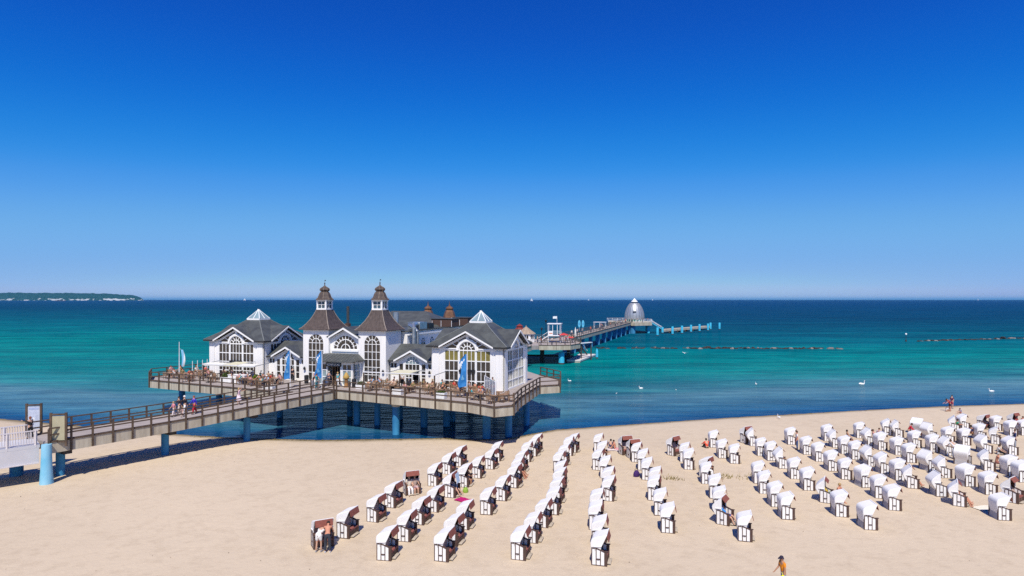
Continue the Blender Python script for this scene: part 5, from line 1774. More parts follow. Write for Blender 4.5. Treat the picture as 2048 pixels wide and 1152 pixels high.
def body_mesh(pose, part):
    key = (pose, part)
    if key in PM:
        return PM[key]
    J = fk(POSES[pose])
    if part == 'body':
        ns = ['pelvis', 'waist', 'chest', 'neck', 'chin', 'head', 'crown']
        ed = [(0, 1), (1, 2), (2, 3), (3, 4), (4, 5), (5, 6)]
        for s in 'lr':
            k = len(ns)
            ns += ['sh' + s, 'el' + s, 'wr' + s, 'ha' + s]
            ed += [(2, k), (k, k + 1), (k + 1, k + 2), (k + 2, k + 3)]
            k = len(ns)
            ns += ['hp' + s, 'kn' + s, 'an' + s, 'to' + s]
            ed += [(0, k), (k, k + 1), (k + 1, k + 2), (k + 2, k + 3)]
        f = 1.0
    elif part in ('shirt', 'longshirt'):
        ns = ['pelvis', 'waist', 'chest', 'neck']
        ed = [(0, 1), (1, 2), (2, 3)]
        for s in 'lr':
            k = len(ns)
            ns += ['sh' + s, 'el' + s] + (['wr' + s] if part == 'longshirt' else [])
            ed += [(2, k), (k, k + 1)] + ([(k + 1, k + 2)] if part == 'longshirt' else [])
        f = 1.17
        if part == 'shirt':
            for s in 'lr':
                J['el' + s] = J['sh' + s].lerp(J['el' + s], 0.72)
        J['neck'] = J['chest'].lerp(J['neck'], 0.75)
    else:
        ns = ['waist', 'pelvis']
        ed = [(0, 1)]
        for s in 'lr':
            k = len(ns)
            ns += ['hp' + s, 'kn' + s] + (['an' + s] if part == 'trousers' else [])
            ed += [(1, k), (k, k + 1)] + ([(k + 1, k + 2)] if part == 'trousers' else [])
        f = 1.16
        J['waist'] = J['pelvis'].lerp(J['waist'], 0.45)
        if part == 'shorts':
            for s in 'lr':
                J['kn' + s] = J['hp' + s].lerp(J['kn' + s], 0.85)
        if part == 'swim':
            for s in 'lr':
                J['kn' + s] = J['hp' + s].lerp(J['kn' + s], 0.22)
    rad = []
    for n in ns:
        r = BODYR.get(n) or BODYR[n[:2]]
        if part in ('trousers', 'shorts') and n[:2] in ('kn', 'an'):
            r = (r if isinstance(r, float) else r[0]) + 0.02
        rad.append(tuple(x * f for x in r) if isinstance(r, tuple) else r * f)
    rt = ns.index('pelvis')
    me = skin_mesh(part if part != 'longshirt' else 'shirt', [J[n] for n in ns], ed, rad, 1, rt)
    if part == 'body':
        # fingers, thumb, nose, ears joined into the one body mesh
        mb = MB()
        for s, sg in (('l', 1), ('r', -1)):
            h, w_ = J['ha' + s], J['wr' + s]
            d = (h - w_).normalized()
            sd = Vector((0, 1, 0)) - d * d.y
            sd.normalize()
            nrm = d.cross(sd)
            for k, ln in enumerate((0.062, 0.072, 0.068, 0.052)):
                b0 = h + sd * (k - 1.5) * 0.017
                b1 = b0 + d * ln * 0.62 + nrm * 0.006
                mb.tube(b0, b1, 0.009, 0.008, 5)
                mb.tube(b1, b1 + d * ln * 0.5 + nrm * 0.018, 0.008, 0.006, 5)
            b0 = w_.lerp(h, 0.45) - sd * 0.02 * sg
            mb.tube(b0, b0 + d * 0.045 - sd * 0.035 * sg, 0.010, 0.008, 5)
        hd, cr = J['head'], J['crown']
        up = (cr - hd).normalized()
        fw = Vector((up.z, 0, -up.x))
        mb.tube(hd + fw * 0.075 + up * 0.005, hd + fw * 0.105 - up * 0.03, 0.012, 0.016, 5)
        for sg in (1, -1):
            mb.tube(hd + Vector((0, sg * 0.08, 0)) + up * 0.01, hd + Vector((0, sg * 0.095, 0)) - up * 0.025, 0.018, 0.012, 5)
        o_ = mb.mesh('t')
        bm_ = bmesh.new()
        bm_.from_mesh(me)
        bm_.from_mesh(o_)
        bm_.to_mesh(me)
        bm_.free()
        bpy.data.meshes.remove(o_)
    me.materials.append(None)
    PM[key] = me
    return me
def hair_mesh(pose, style):
    key = (pose, 'hair', style)
    if key in PM:
        return PM[key]
    J = fk(POSES[pose])
    hd, cr = J['head'], J['crown']
    up = (cr - hd).normalized()
    fw = Vector((up.z, 0, -up.x))
    sd = Vector((0, 1, 0))
    c = hd + up * 0.022 - fw * 0.012
    mb = MB()
    vs, fs = [], []
    n, m_ = 10, 5
    for j in range(m_ + 1):
        ph = (PI * 0.52) * j / m_
        for i in range(n):
            t_ = 2 * PI * i / n
            r = math.sin(ph)
            fx = math.cos(t_) * r
            k = 1.0
            drop = 0.0
            if fx < 0.1 and j == m_:
                drop = 0.07 if style != 'long' else 0.19
            vs.append(c + fw * fx * 0.104 + sd * math.sin(t_) * r * 0.098 + up * (math.cos(ph) * 0.108 - drop))
    for j in range(m_):
        for i in range(n):
            fs.append((j * n + i, j * n + (i + 1) % n, (j + 1) * n + (i + 1) % n, (j + 1) * n + i))
    mb.add(vs, fs, True)
    if style in ('cap', 'hat'):
        rb = 0.17 if style == 'hat' else 0.12
        ring = []
        for i in range(12):
            t_ = 2 * PI * i / 12
            k = rb if style == 'hat' else (0.105 + (0.09 if math.cos(t_) > 0.5 else 0.0))
            ring.append(c + fw * math.cos(t_) * k + sd * math.sin(t_) * (k if style == 'hat' else 0.10) + up * 0.028)
        ctr = c + up * 0.045
        mb.add(ring + [ctr], [(i, (i + 1) % 12, 12) for i in range(12)])
    me = mb.mesh('hair' if style not in ('cap', 'hat') else style, True)
    me.materials.append(None)
    PM[key] = me
    return me
def shoe_mesh(pose, s):
    key = (pose, 'shoe', s)
    if key in PM:
        return PM[key]
    J = fk(POSES[pose])
    a, b_ = J['he' + s], J['to' + s]
    mb = MB()
    mb.tube(a.lerp(b_, -0.1), a.lerp(b_, 0.55), 0.043, 0.05, 8)
    mb.tube(a.lerp(b_, 0.55), b_ + (b_ - a) * 0.12, 0.05, 0.032, 8)
    me = mb.mesh('shoe', True)
    me.materials.append(None)
    PM[key] = me
    return me
def skirt_mesh(pose):
    key = (pose, 'skirt')
    if key in PM:
        return PM[key]
    J = fk(POSES[pose])
    p = J['pelvis']
    me = MB().lathe([(0.13, 0.12), (0.16, 0.0), (0.22, -0.25), (0.27, -0.45)], 14, tuple(p)).mesh('skirt')
    me.materials.append(None)
    PM[key] = me
    return me
def setm(o, m):
    o.material_slots[0].link = 'OBJECT'
    o.material_slots[0].material = m
SKINS = [mat('skin_light', (0.55, 0.33, 0.23), 0.6, 0.05, 6), mat('skin_tan', (0.42, 0.22, 0.13), 0.6, 0.05, 6), mat('skin_sunburnt', (0.56, 0.25, 0.155), 0.6, 0.05, 6)]
HAIRS = {'dark': (0.03, 0.02, 0.015), 'brown': (0.09, 0.05, 0.03), 'blond': (0.42, 0.28, 0.12), 'grey': (0.45, 0.43, 0.40), 'white': (0.75, 0.73, 0.70), 'red': (0.25, 0.08, 0.04)}
def person(loc, rz, pose, label, top=None, legs=None, hair='brown', style='short', skin=0, group=None, scale=1.0, shoes=(0.05, 0.05, 0.06), face=False):
    """top=(colour, 'shirt'|'longshirt'), legs=(colour,'trousers'|'shorts'|'swim'|'skirt')"""
    t_ = thing('person', label, 'person', loc, rz, group)
    t_.scale = (scale, scale, scale)
    o = link('body', body_mesh(pose, 'body'), t_)
    setm(o, SKINS[skin])
    if top:
        o = link('shirt' if top[1] != 'jacket' else 'jacket', body_mesh(pose, 'longshirt' if top[1] == 'jacket' else top[1]), t_)
        setm(o, cmat(top[0]))
    if legs:
        if legs[1] == 'skirt':
            o = link('skirt', skirt_mesh(pose), t_)
        else:
            o = link(legs[1] if legs[1] != 'swim' else 'swimwear', body_mesh(pose, legs[1]), t_)
        setm(o, cmat(legs[0]))
    hc = HAIRS.get(hair, hair)
    o = link('hair' if style in ('short', 'long') else style, hair_mesh(pose, style), t_)
    setm(o, cmat(hc))
    if shoes:
        for s in 'lr':
            o = link('shoe', shoe_mesh(pose, s), t_)
            setm(o, cmat(shoes))
    if face:
        J = fk(POSES[pose])
        hd, cr = J['head'], J['crown']
        up = (cr - hd).normalized()
        fw = Vector((up.z, 0, -up.x))
        for sg in (1, -1):
            MB().lathe([(0.002, -0.011), (0.011, 0), (0.002, 0.011)], 6).obj('eye', EYE, t_).location = hd + fw * 0.082 + Vector((0, sg * 0.03, 0)) + up * 0.012
        MB().box(-0.006, 0.006, -0.022, 0.022, -0.004, 0.004).obj('mouth', cmat((0.35, 0.12, 0.10)), t_).location = hd + fw * 0.08 - up * 0.045
    return t_
def pix_person(px, py, *a, z=None, **k):
    return person(U(px, py, z), *a, **k)
FC_ = -PI / 2     # facing the camera

# on the beach
WHT, NAVY, JEAN, BLK = (0.75, 0.74, 0.73), (0.03, 0.04, 0.12), (0.06, 0.10, 0.22), (0.02, 0.02, 0.022)
pix_person(655, 1105, R(100), 'bend', 'shirtless sunburnt man in dark jeans bending over the front left beach chair', None, ((0.035, 0.04, 0.055), 'trousers'), 'dark', 'short', 2, shoes=(0.5, 0.5, 0.52))
pix_person(637, 1104, R(80), 'deepbend', 'person in navy and white top and yellow cap leaning into the front left chair', (WHT, 'shirt'), (WHT, 'shorts'), (0.75, 0.55, 0.03), 'cap', 0, shoes=(0.3, 0.3, 0.32))
pix_person(1567, 1152.0 + 33, R(190), 'stroll', 'person in orange T-shirt and dark cap walking left at the bottom edge', ((0.80, 0.27, 0.02), 'shirt'), ((0.25, 0.30, 0.36), 'shorts'), (0.03, 0.025, 0.05), 'cap', 1, face=True)
def seat_in(key, dx=0.42, dy=0.0):
    p, th = CHAIRS[key]
    return Vector((p.x + dx * math.cos(th) - dy * math.sin(th), p.y + dx * math.sin(th) + dy * math.cos(th), p.z)), th
def sitter(key, dy, pose, label, dx=0.42, **k):
    p, th = seat_in(key, dx, dy)
    return person(p, th, pose, label, **k)
sitter((0, 3), 0.22, 'sit', 'person in patterned grey top sitting in the camera-facing chair of the leftmost row', top=((0.40, 0.30, 0.25), 'shirt'), legs=((0.55, 0.40, 0.42), 'shorts'), hair='red', skin=0)
sitter((0, 3), -0.20, 'sit', 'blond person in white trousers sitting in the camera-facing chair of the leftmost row', top=((0.66, 0.58, 0.48), 'shirt'), legs=(WHT, 'trousers'), hair='blond', style='long')
sitter((1, 4), 0.0, 'recline', 'person in navy stretching bare legs out of the chair with the striped towel', top=(NAVY, 'shirt'), legs=((0.05, 0.06, 0.12), 'swim'), hair='brown', shoes=None)
sitter((1, 3), 0.15, 'sitlean', 'tanned person in dark top leaning forward in second row chair', top=((0.05, 0.03, 0.03), 'shirt'), legs=((0.08, 0.05, 0.04), 'swim'), skin=1, shoes=None)
sitter((2, 4), -0.1, 'recline', 'sunbather with bare legs stretched out of a third row chair', top=((0.25, 0.18, 0.12), 'shirt'), legs=((0.2, 0.1, 0.1), 'swim'), skin=2, shoes=None)
sitter((2, 4), 0.3, 'recline', 'second pair of bare legs reaching out of the same third row chair', top=((0.35, 0.3, 0.3), 'shirt'), legs=((0.05, 0.05, 0.1), 'swim'), skin=1, shoes=None)
sitter((4, 1), -0.15, 'sitlean', 'tanned person in brown sitting forward in the fifth row near the water', top=((0.20, 0.06, 0.04), 'shirt'), legs=((0.25, 0.15, 0.1), 'shorts'), skin=1)
pix_person(1221, 898, R(70), 'crouch', 'person in dark blue top sitting on the sand behind the fifth row', (NAVY, 'shirt'), ((0.3, 0.4, 0.5), 'trousers'), 'dark', shoes=None)
pix_person(1231, 899, R(-25), 'ground', 'shirtless person in pink trousers sitting on a pale towel on the sand', None, ((0.62, 0.30, 0.34), 'trousers'), 'dark', 'short', 2, shoes=None)
pix_person(1414, 896.5, R(100), 'crouch', 'person in bright red sitting on the sand beside the eighth row', ((0.75, 0.07, 0.03), 'longshirt'), ((0.02, 0.02, 0.02), 'trousers'), 'dark')
sitter((6, 3), 0.0, 'sit', 'person in lilac top sitting in the red-flapped chair of the seventh row', top=((0.62, 0.58, 0.66), 'shirt'), legs=(WHT, 'trousers'), hair='blond')
sitter((6, 7), -0.05, 'recline', 'person in bright blue lying in the open chair of the seventh row', top=((0.05, 0.28, 0.70), 'shirt'), legs=((0.02, 0.08, 0.35), 'shorts'), hair='grey')
sitter((8, 0), 0.0, 'sit', 'person in pink and magenta sitting in a chair by the water', top=((0.60, 0.13, 0.28), 'shirt'), legs=((0.2, 0.15, 0.3), 'trousers'), hair='blond')
sitter((8, 4), 0.0, 'sit', 'person in purple with a straw hat seated in a ninth row chair', top=((0.10, 0.05, 0.20), 'shirt'), legs=((0.2, 0.1, 0.1), 'shorts'), hair=(0.55, 0.38, 0.12), style='hat', skin=1)
pix_person(1594, 899, R(170), 'stand', 'person in white shirt and jeans standing behind a chair of the tenth row', (WHT, 'shirt'), (JEAN, 'trousers'), 'brown', 'short', 2)
sitter((8, 7), 0.1, 'recline', 'person in yellow reclining in the tilted chair of the ninth row', top=((0.75, 0.50, 0.03), 'shirt'), legs=((0.05, 0.35, 0.22), 'shorts'), hair='brown', skin=1)
pix_person(1675, 1003, R(-60), 'sitlean', 'shirtless person with light hair sitting between two chairs of the ninth row', None, ((0.3, 0.2, 0.15), 'shorts'), 'blond', 'short', 2, shoes=None)
pix_person(1817, 880, R(-30), 'lean', 'person in red jacket and dark trousers bending beside a chair', ((0.55, 0.03, 0.05), 'longshirt'), ((0.05, 0.06, 0.08), 'trousers'), 'dark')
pix_person(1748, 886, R(-20), 'sit', 'person in pink sitting in the group near the twelfth row', ((0.60, 0.30, 0.32), 'shirt'), ((0.3, 0.1, 0.1), 'shorts'), 'dark', 'short', 2)
pix_person(1757, 883, R(200), 'sit', 'person in lilac sitting in the group near the twelfth row', ((0.45, 0.36, 0.55), 'shirt'), ((0.1, 0.1, 0.2), 'shorts'), 'brown', 'short', 0)
sitter((10, 1), 0.2, 'sit', 'person in yellow sitting in the tilted chair near the water', top=((0.72, 0.52, 0.04), 'shirt'), legs=((0.1, 0.08, 0.05), 'shorts'), hair='dark', skin=1)
pix_person(1696, 887, R(-10), 'sit', 'shirtless dark-haired person sitting behind a chair of the eleventh row', None, ((0.1, 0.1, 0.15), 'shorts'), 'dark', 'short', 1, shoes=None)
sitter((14, 0), 0.0, 'sitlean', 'person in green sitting in the chair with the yellow towel', top=((0.03, 0.35, 0.22), 'shirt'), legs=((0.3, 0.15, 0.1), 'shorts'), hair='dark', skin=1)
pix_person(1943, 876, R(30), 'sit', 'person in dark navy sitting with an orange bag behind the fourth row from right', (NAVY, 'shirt'), ((0.5, 0.25, 0.08), 'shorts'), 'dark', 'short', 1)
pix_person(2030, 896, R(160), 'stand', 'person in dark navy standing between chairs at the right edge', (NAVY, 'longshirt'), ((0.28, 0.30, 0.35), 'trousers'), 'brown')
pix_person(1910, 918, R(100), 'bend', 'person in blue jeans bending behind a tilted chair', ((0.7, 0.68, 0.66), 'shirt'), ((0.04, 0.09, 0.22), 'trousers'), 'brown')
pix_person(1992, 936, R(-30), 'sitlean', 'sunburnt person without shirt sitting in front of the tilted chair', None, ((0.30, 0.12, 0.10), 'shorts'), 'grey', 'short', 2, shoes=None)
pix_person(1994, 908, R(-40), 'crouch', 'person in grey and black sitting on the sand behind the sunburnt one', ((0.5, 0.5, 0.52), 'shirt'), ((0.03, 0.03, 0.03), 'trousers'), 'dark')
sitter((10, 9), -0.15, 'recline', 'sunbather with red-brown bare legs in the open chair near the lower right', top=None, legs=((0.35, 0.08, 0.06), 'swim'), hair='brown', skin=2, shoes=None)
sitter((10, 9), 0.25, 'recline', 'second sunbather lying in the open chair near the lower right', top=None, legs=((0.08, 0.08, 0.2), 'swim'), hair='blond', skin=2, shoes=None)
sitter((10, 7), 0.0, 'recline', 'sunbather in yellow with legs stretched out in the eleventh row', top=((0.75, 0.52, 0.04), 'shirt'), legs=((0.3, 0.15, 0.1), 'swim'), hair='brown', skin=2, shoes=None)
sitter((15, 2), 0.25, 'sit', 'person in dark red in the orange-lined chair at the far right', top=((0.40, 0.03, 0.04), 'shirt'), legs=((0.2, 0.05, 0.05), 'shorts'), hair='red', skin=2)
pix_person(2044, 857, R(170), 'sit', 'person in pinkish red sitting at the right edge beside an orange bag', ((0.50, 0.10, 0.12), 'shirt'), ((0.25, 0.04, 0.08), 'trousers'), 'brown', 'short', 2)
pix_person(1904, 817, R(200), 'stand', 'person in dark clothes standing at the water edge on the right', ((0.10, 0.03, 0.10), 'shirt'), ((0.45, 0.05, 0.10), 'shorts'), 'dark')
pix_person(1900, 822, R(180), 'bend', 'person in dark red digging in the sand by the water', ((0.35, 0.03, 0.06), 'shirt'), ((0.05, 0.03, 0.05), 'shorts'), 'dark', 'short', 2)
pix_person(1892, 823, R(0), 'crouch', 'child in white sitting by the sand hole at the water edge', (WHT, 'shirt'), ((0.5, 0.3, 0.2), 'shorts'), 'brown', scale=0.7, shoes=None)
pix_person(1922, 827, R(180), 'crouch', 'small child in grey-blue sitting alone on the sand near the water', ((0.25, 0.27, 0.42), 'shirt'), ((0.45, 0.2, 0.2), 'shorts'), 'dark', scale=0.75, shoes=None)

# things lying about on the beach
def towel(px, py, c, label, w_=0.9, l_=1.7, rz=0.0):
    p = U(px, py)
    t_ = thing('towel', label, 'towel', p, rz)
    mb = MB()
    n = 7
    vs = []
    rt = random.Random(px)
    for j in range(n):
        for i in range(n):
            vs.append((-l_ / 2 + l_ * i / (n - 1), -w_ / 2 + w_ * j / (n - 1), 0.045 + rt.uniform(-0.012, 0.03)))
    mb.add(vs, [(j * n + i, j * n + i + 1, (j + 1) * n + i + 1, (j + 1) * n + i) for j in range(n - 1) for i in range(n - 1)], True)
    mb.obj('cloth', cmat(c), t_, fix=False)
towel(1232, 900, (0.72, 0.62, 0.60), 'pale pink towel on the sand under the sitting pair')
towel(1972, 1017, (0.78, 0.72, 0.58), 'cream towel on the sand left of the lower right chair', 0.8, 1.6, 0.2)
towel(927, 1001, (0.45, 0.01, 0.13), 'magenta towel spread before the chair with striped towel', 0.8, 1.1, -0.6)
def bag(px, py, c, label, s_=0.42):
    p = U(px, py)
    t_ = thing('beach_bag', label, 'bag', p, 0.4)
    MB().lathe([(s_ * 0.6, 0.0), (s_ * 0.75, s_ * 0.35), (s_ * 0.62, s_ * 0.9), (s_ * 0.3, s_ * 1.25), (s_ * 0.22, s_ * 1.3)], 12, sy=0.7).obj('bag_body', cmat(c), t_)
    for sg in (1, -1):
        mb = MB()
        pts = [(s_ * 0.4 * math.cos(PI * i / 6), sg * s_ * 0.15, s_ * 1.15 + s_ * 0.5 * math.sin(PI * i / 6)) for i in range(7)]
        for a, c2 in zip(pts, pts[1:]):
            mb.tube(a, c2, 0.012, 0.012, 5)
        mb.obj('strap', BLACK, t_)
bag(1273, 953, (0.05, 0.02, 0.12), 'dark purple bag on the sand left of the sixth row', 0.38)
bag(1347, 899, (0.04, 0.035, 0.05), 'small dark bag behind the first chair of the seventh row', 0.3)
bag(931, 985, (0.25, 0.40, 0.06), 'green bag on the sand between two second row chairs', 0.3)
bag(2038, 856.5, (0.75, 0.28, 0.02), 'orange bag beside the far right corner chair', 0.45)
bag(1663, 1002, (0.05, 0.42, 0.26), 'mint green bag beside the tilted ninth row chair', 0.42)
p = U(1567, 1186)
yb = thing('carrier_bag', 'bright yellow carrier bag in the hand of the orange person', 'bag', (p.x - 0.16, p.y - 0.30, p.z + 0.48), 0.2)
MB().lathe([(0.03, 0.0), (0.19, 0.04), (0.22, 0.22), (0.15, 0.40), (0.04, 0.5)], 10, sy=0.6).obj('bag_body', cmat((0.80, 0.72, 0.02)), yb)
MB().tube((0, 0, 0.48), (0.02, 0.1, 0.6), 0.012).obj('strap', cmat((0.80, 0.72, 0.02)), yb)
p, th = CHAIRS[(1, 4)]
tw = thing('towel', 'blue and white striped towel hanging from the hood of a second row chair', 'towel', p, th)
for k in range(7):
    MB().bar((0.74 - 0.0, -0.30 + 0.1 * k, 1.64), (0.86, -0.30 + 0.1 * k, 0.98), 0.1, 0.02, (1, 0, 0.1)).obj('stripe', FLAGL if k % 2 else FLAGW, tw)
for key, lab in (((8, 7), 'yellow towel over the tilted chair of the ninth row'), ((14, 0), 'yellow towel hanging on the tilted chair near the right-hand water edge'), ((10, 7), 'yellow towel on the tilted eleventh row chair')):
    p, th = CHAIRS[key]
    tw = thing('towel', lab, 'towel', p, th)
    MB().prism([(-0.02, 1.42), (0.30, 0.62), (0.34, 0.64), (0.03, 1.45)], lambda u, w_, z: (u + 0.12, w_, z), -0.38, -0.05).obj('cloth', cmat((0.72, 0.50, 0.04)), tw)

# on the walkway
def on_walk(s, o, *a, **k):
    return person(WP(s, o, 0.004), *a, **k)
on_walk(9.2, -0.3, math.atan2(-WD.y, -WD.x), 'walk', 'child in pink and white walking down the wooden walkway', ((0.70, 0.25, 0.32), 'shirt'), ((0.72, 0.62, 0.60), 'trousers'), 'blond', 'long', scale=0.82)
on_walk(9.9, -0.7, math.atan2(-WD.y, -WD.x), 'walk', 'person in dark jacket with beige trousers in the walkway group', ((0.04, 0.03, 0.04), 'longshirt'), ((0.55, 0.45, 0.38), 'trousers'), 'dark')
on_walk(10.2, -0.25, math.atan2(-WD.y, -WD.x), 'walk', 'white-haired person in black jacket and white trousers on the walkway', ((0.015, 0.015, 0.025), 'longshirt'), (WHT, 'trousers'), 'white', scale=1.05)
on_walk(9.6, 0.5, math.atan2(-WD.y, -WD.x), 'walk', 'small child in pale pink in front of the walkway group', ((0.65, 0.42, 0.40), 'shirt'), ((0.6, 0.42, 0.38), 'shorts'), 'blond', scale=0.55)
on_walk(10.9, 0.1, math.atan2(-WD.y, -WD.x), 'walk', 'person in bright blue jacket and red trousers on the walkway', ((0.05, 0.04, 0.50), 'longshirt'), ((0.45, 0.02, 0.04), 'trousers'), 'red', 'short', 2)
g = on_walk(15.6, -0.2, R(20), 'photo', 'girl in pale pink dress raising a camera on the walkway', ((0.78, 0.55, 0.62), 'shirt'), ((0.80, 0.66, 0.74), 'skirt'), 'blond', 'long', shoes=(0.6, 0.5, 0.5))
person(BP(0.35, -1.35, 0.0), math.atan2(0.4, -1), 'point', 'person in black reaching out beside the far left information board', (BLK, 'longshirt'), (BLK, 'trousers'), 'red')

# information boards at the walkway foot
def board(p, rz, panel, label):
    b_ = thing('information_board', label, 'information board', p, rz)
    for x in (-0.52, 0.52):
        MB().box(x - 0.075, x + 0.075, -0.075, 0.075, -0.05, 2.55).obj('post', RAILB, b_)
    MB().box(-0.45, 0.45, -0.06, 0.06, 2.36, 2.48).obj('top_beam', RAILB, b_)
    MB().box(-0.45, 0.45, -0.05, 0.05, 0.25, 0.35).obj('bottom_beam', RAILB, b_)
    o = MB().box(-0.43, 0.43, -0.025, 0.025, 0.42, 2.30).obj('panel', panel, b_)
    return b_, o
bb, po_ = board(WP(-0.75, -2.95, -0.1), R(12), BOARDP, 'brown framed information board with pale blue poster at the far left')
MB().box(-0.06, 0.06, -0.034, -0.028, 1.15, 1.4).obj('printed_mark', TRIM, po_)
MB().box(-0.36, 0.36, -0.034, -0.028, 2.05, 2.2).obj('printed_band', cmat((0.35, 0.42, 0.6)), po_)
bb, po_ = board(WP(-0.75, 2.05, -0.35), R(12), BOARDY, 'brown framed information board with olive back at the walkway foot')
lb = thing('litter_bin', 'small grey bin fixed by the rail between the two boards', 'bin', WP(0.6, -1.5, 0))
MB().lathe([(0.16, 0.35), (0.2, 0.85), (0.21, 0.88)], 12).obj('bin_body', STEEL, lb)
MB().tube((0, 0, 0), (0, 0, 0.5), 0.03).obj('stand', BLACK, lb)

# ------------------------------------------------------------------ terrace
def deckp(px, py):
    return U(px, py, DZ)
rt = random.Random(9)
# prototypes
def mk_table(r=0.42):
    t_ = thing('cafe_table', 'x', 'table', (0, 0, -60), 0, 'tables on the terrace')
    MB().box(-r, r, -r, r, 0.70, 0.74).obj('table_top', TEAK, t_)
    MB().tube((0, 0, 0.03), (0, 0, 0.70), 0.05).obj('column', BLACK, t_)
    MB().lathe([(0.28, 0), (0.26, 0.03)], 10).obj('base', BLACK, t_)
    return t_
def mk_seat():
    t_ = thing('terrace_chair', 'x', 'chair', (0, 0, -60), 0, 'chairs on the terrace')
    MB().box(-0.22, 0.22, -0.23, 0.23, 0.43, 0.47).obj('seat', TEAK, t_)
    mb = MB()
    for k in range(4):
        mb.bar((-0.20 - 0.06 * (k / 3), -0.21, 0.58 + 0.1 * k), (-0.20 - 0.06 * (k / 3), 0.21, 0.58 + 0.1 * k), 0.02, 0.07)
    mb.obj('backrest', TEAK, t_)
    for x in (-0.20, 0.20):
        for y in (-0.21, 0.21):
            MB().bar((x, y, 0), (x - (0.07 if x < 0 else 0), y, 0.92 if x < 0 else 0.64), 0.04, 0.04).obj('leg', TEAK, t_)
    for y in (-0.22, 0.22):
        MB().bar((-0.22, y, 0.645), (0.22, y, 0.645), 0.05, 0.03).obj('armrest', TEAK, t_)
    return t_
TB, SE = mk_table(), mk_seat()
tb_used, se_used = [False], [False]
def put(proto, used, loc, rz, label):
    if not used[0]:
        used[0] = True
        proto.location, proto.rotation_euler = loc, (0, 0, rz)
        proto['label'] = label
        return proto
    return copy_tree(proto, loc, rz, label)
TOPS = [('red', (0.55, 0.04, 0.04)), ('white', (0.74, 0.73, 0.72)), ('pink', (0.66, 0.33, 0.38)), ('navy', (0.03, 0.04, 0.13)), ('light blue', (0.30, 0.48, 0.70)), ('black', (0.02, 0.02, 0.022)),
        ('beige', (0.55, 0.42, 0.30)), ('grey', (0.32, 0.32, 0.34)), ('teal', (0.03, 0.33, 0.36)), ('olive', (0.20, 0.18, 0.07))]
SIDES = ['left', 'right', 'near', 'far']
def group(u, v, place, nper, rz=None, tops=None):
    p = BW(u, v)
    rz = BA + (rt.uniform(-0.2, 0.2) if rz is None else rz)
    put(TB, tb_used, p, rz, 'wooden terrace table %s' % place)
    offs_ = [(-0.72, 0, 0), (0.72, 0, PI), (0, -0.72, PI / 2), (0, 0.72, -PI / 2)]
    occ = list(range(4))
    rt.shuffle(occ)
    occ = occ[:nper]
    for k, (ox, oy, an) in enumerate(offs_):
        if k not in occ and rt.random() < 0.25:
            continue
        c, s = math.cos(rz), math.sin(rz)
        q = Vector((p.x + ox * c - oy * s, p.y + ox * s + oy * c, DZ))
        put(SE, se_used, q, rz + an, 'wooden chair %s side of the table %s' % (SIDES[k], place))
        if k in occ:
            nm, tc_ = (tops[k % len(tops)] if tops else TOPS[rt.randrange(len(TOPS))])
            hr = rt.choice(['dark', 'brown', 'blond', 'grey', 'white', 'brown'])
            person(q, rz + an, rt.choice(['sit', 'sitlean', 'sitlean']), 'person in %s, %s side of the table %s' % (nm, SIDES[k], place), (tc_, 'shirt'),
                   (rt.choice([(0.06, 0.08, 0.16), (0.3, 0.25, 0.2), (0.03, 0.03, 0.03), (0.6, 0.58, 0.55)]), rt.choice(['trousers', 'shorts'])), hr, 'short', rt.randrange(3), 'guests on the terrace')
LT = [(-26.0, -0.5, 'at the far left tip of the terrace', 2), (-24.2, -3.0, 'at the left railing near the flag mast', 1), (-22.6, 0.4, 'behind the left flag mast', 2), (-21.9, -2.6, 'left of the left awning post', 2),
      (-19.9, -1.5, 'against the left glass pavilion', 1), (-19.5, -4.6, 'at the front rail by the first planter', 1), (-17.4, -1.6, 'under the left awning', 2), (-16.2, -4.7, 'in front of the white counter', 0),
      (-14.9, -1.6, 'beside the white counter', 2), (-13.4, -2.6, 'right of the white counter', 2), (-11.9, -1.3, 'by the left wing door', 3), (-11.2, -4.2, 'beside the bright green planter', 3),
      (-9.6, -2.2, 'behind the left blue banner', 4), (-8.9, -4.9, 'in front of the left blue banner', 4), (-7.5, -3.0, 'left of the entrance', 3), (-7.0, -5.6, 'left of the arriving walkway', 2),
      (5.4, -1.6, 'under the right tower window', 2), (6.3, -4.0, 'behind the first right planter', 1), (7.6, -1.8, 'under the cream awning', 2), (8.9, -4.0, 'in front of the cream awning', 1),
      (10.2, -1.6, 'by the right wing door', 1), (11.3, -4.4, 'behind the middle right railing', 2), (12.3, -1.7, 'against the pavilion corner wall', 2), (13.6, -3.9, 'left of the right planter', 2),
      (14.6, -1.8, 'under the yellow blinds', 2), (15.4, -5.3, 'in front of the right planter', 1), (16.4, -2.2, 'left of the right blue banner', 3), (17.4, -4.6, 'in front of the right blue banner', 1),
      (18.2, -1.9, 'right of the right blue banner', 2), (19.4, -4.2, 'near the glass screen', 2), (20.4, -6.4, 'inside the rounded corner bay', 2), (22.2, -7.4, 'at the tip of the rounded corner bay', 0),
      (21.9, -4.8, 'beside the glass screen', 0), (23.0, -6.2, 'at the right end of the corner bay', 0)]
for u, v, pl, n in LT:
    group(u, v, pl, n, tops=([('red', (0.6, 0.03, 0.03)), ('white', (0.74, 0.73, 0.72))] if pl.startswith('left of the right blue') else None))
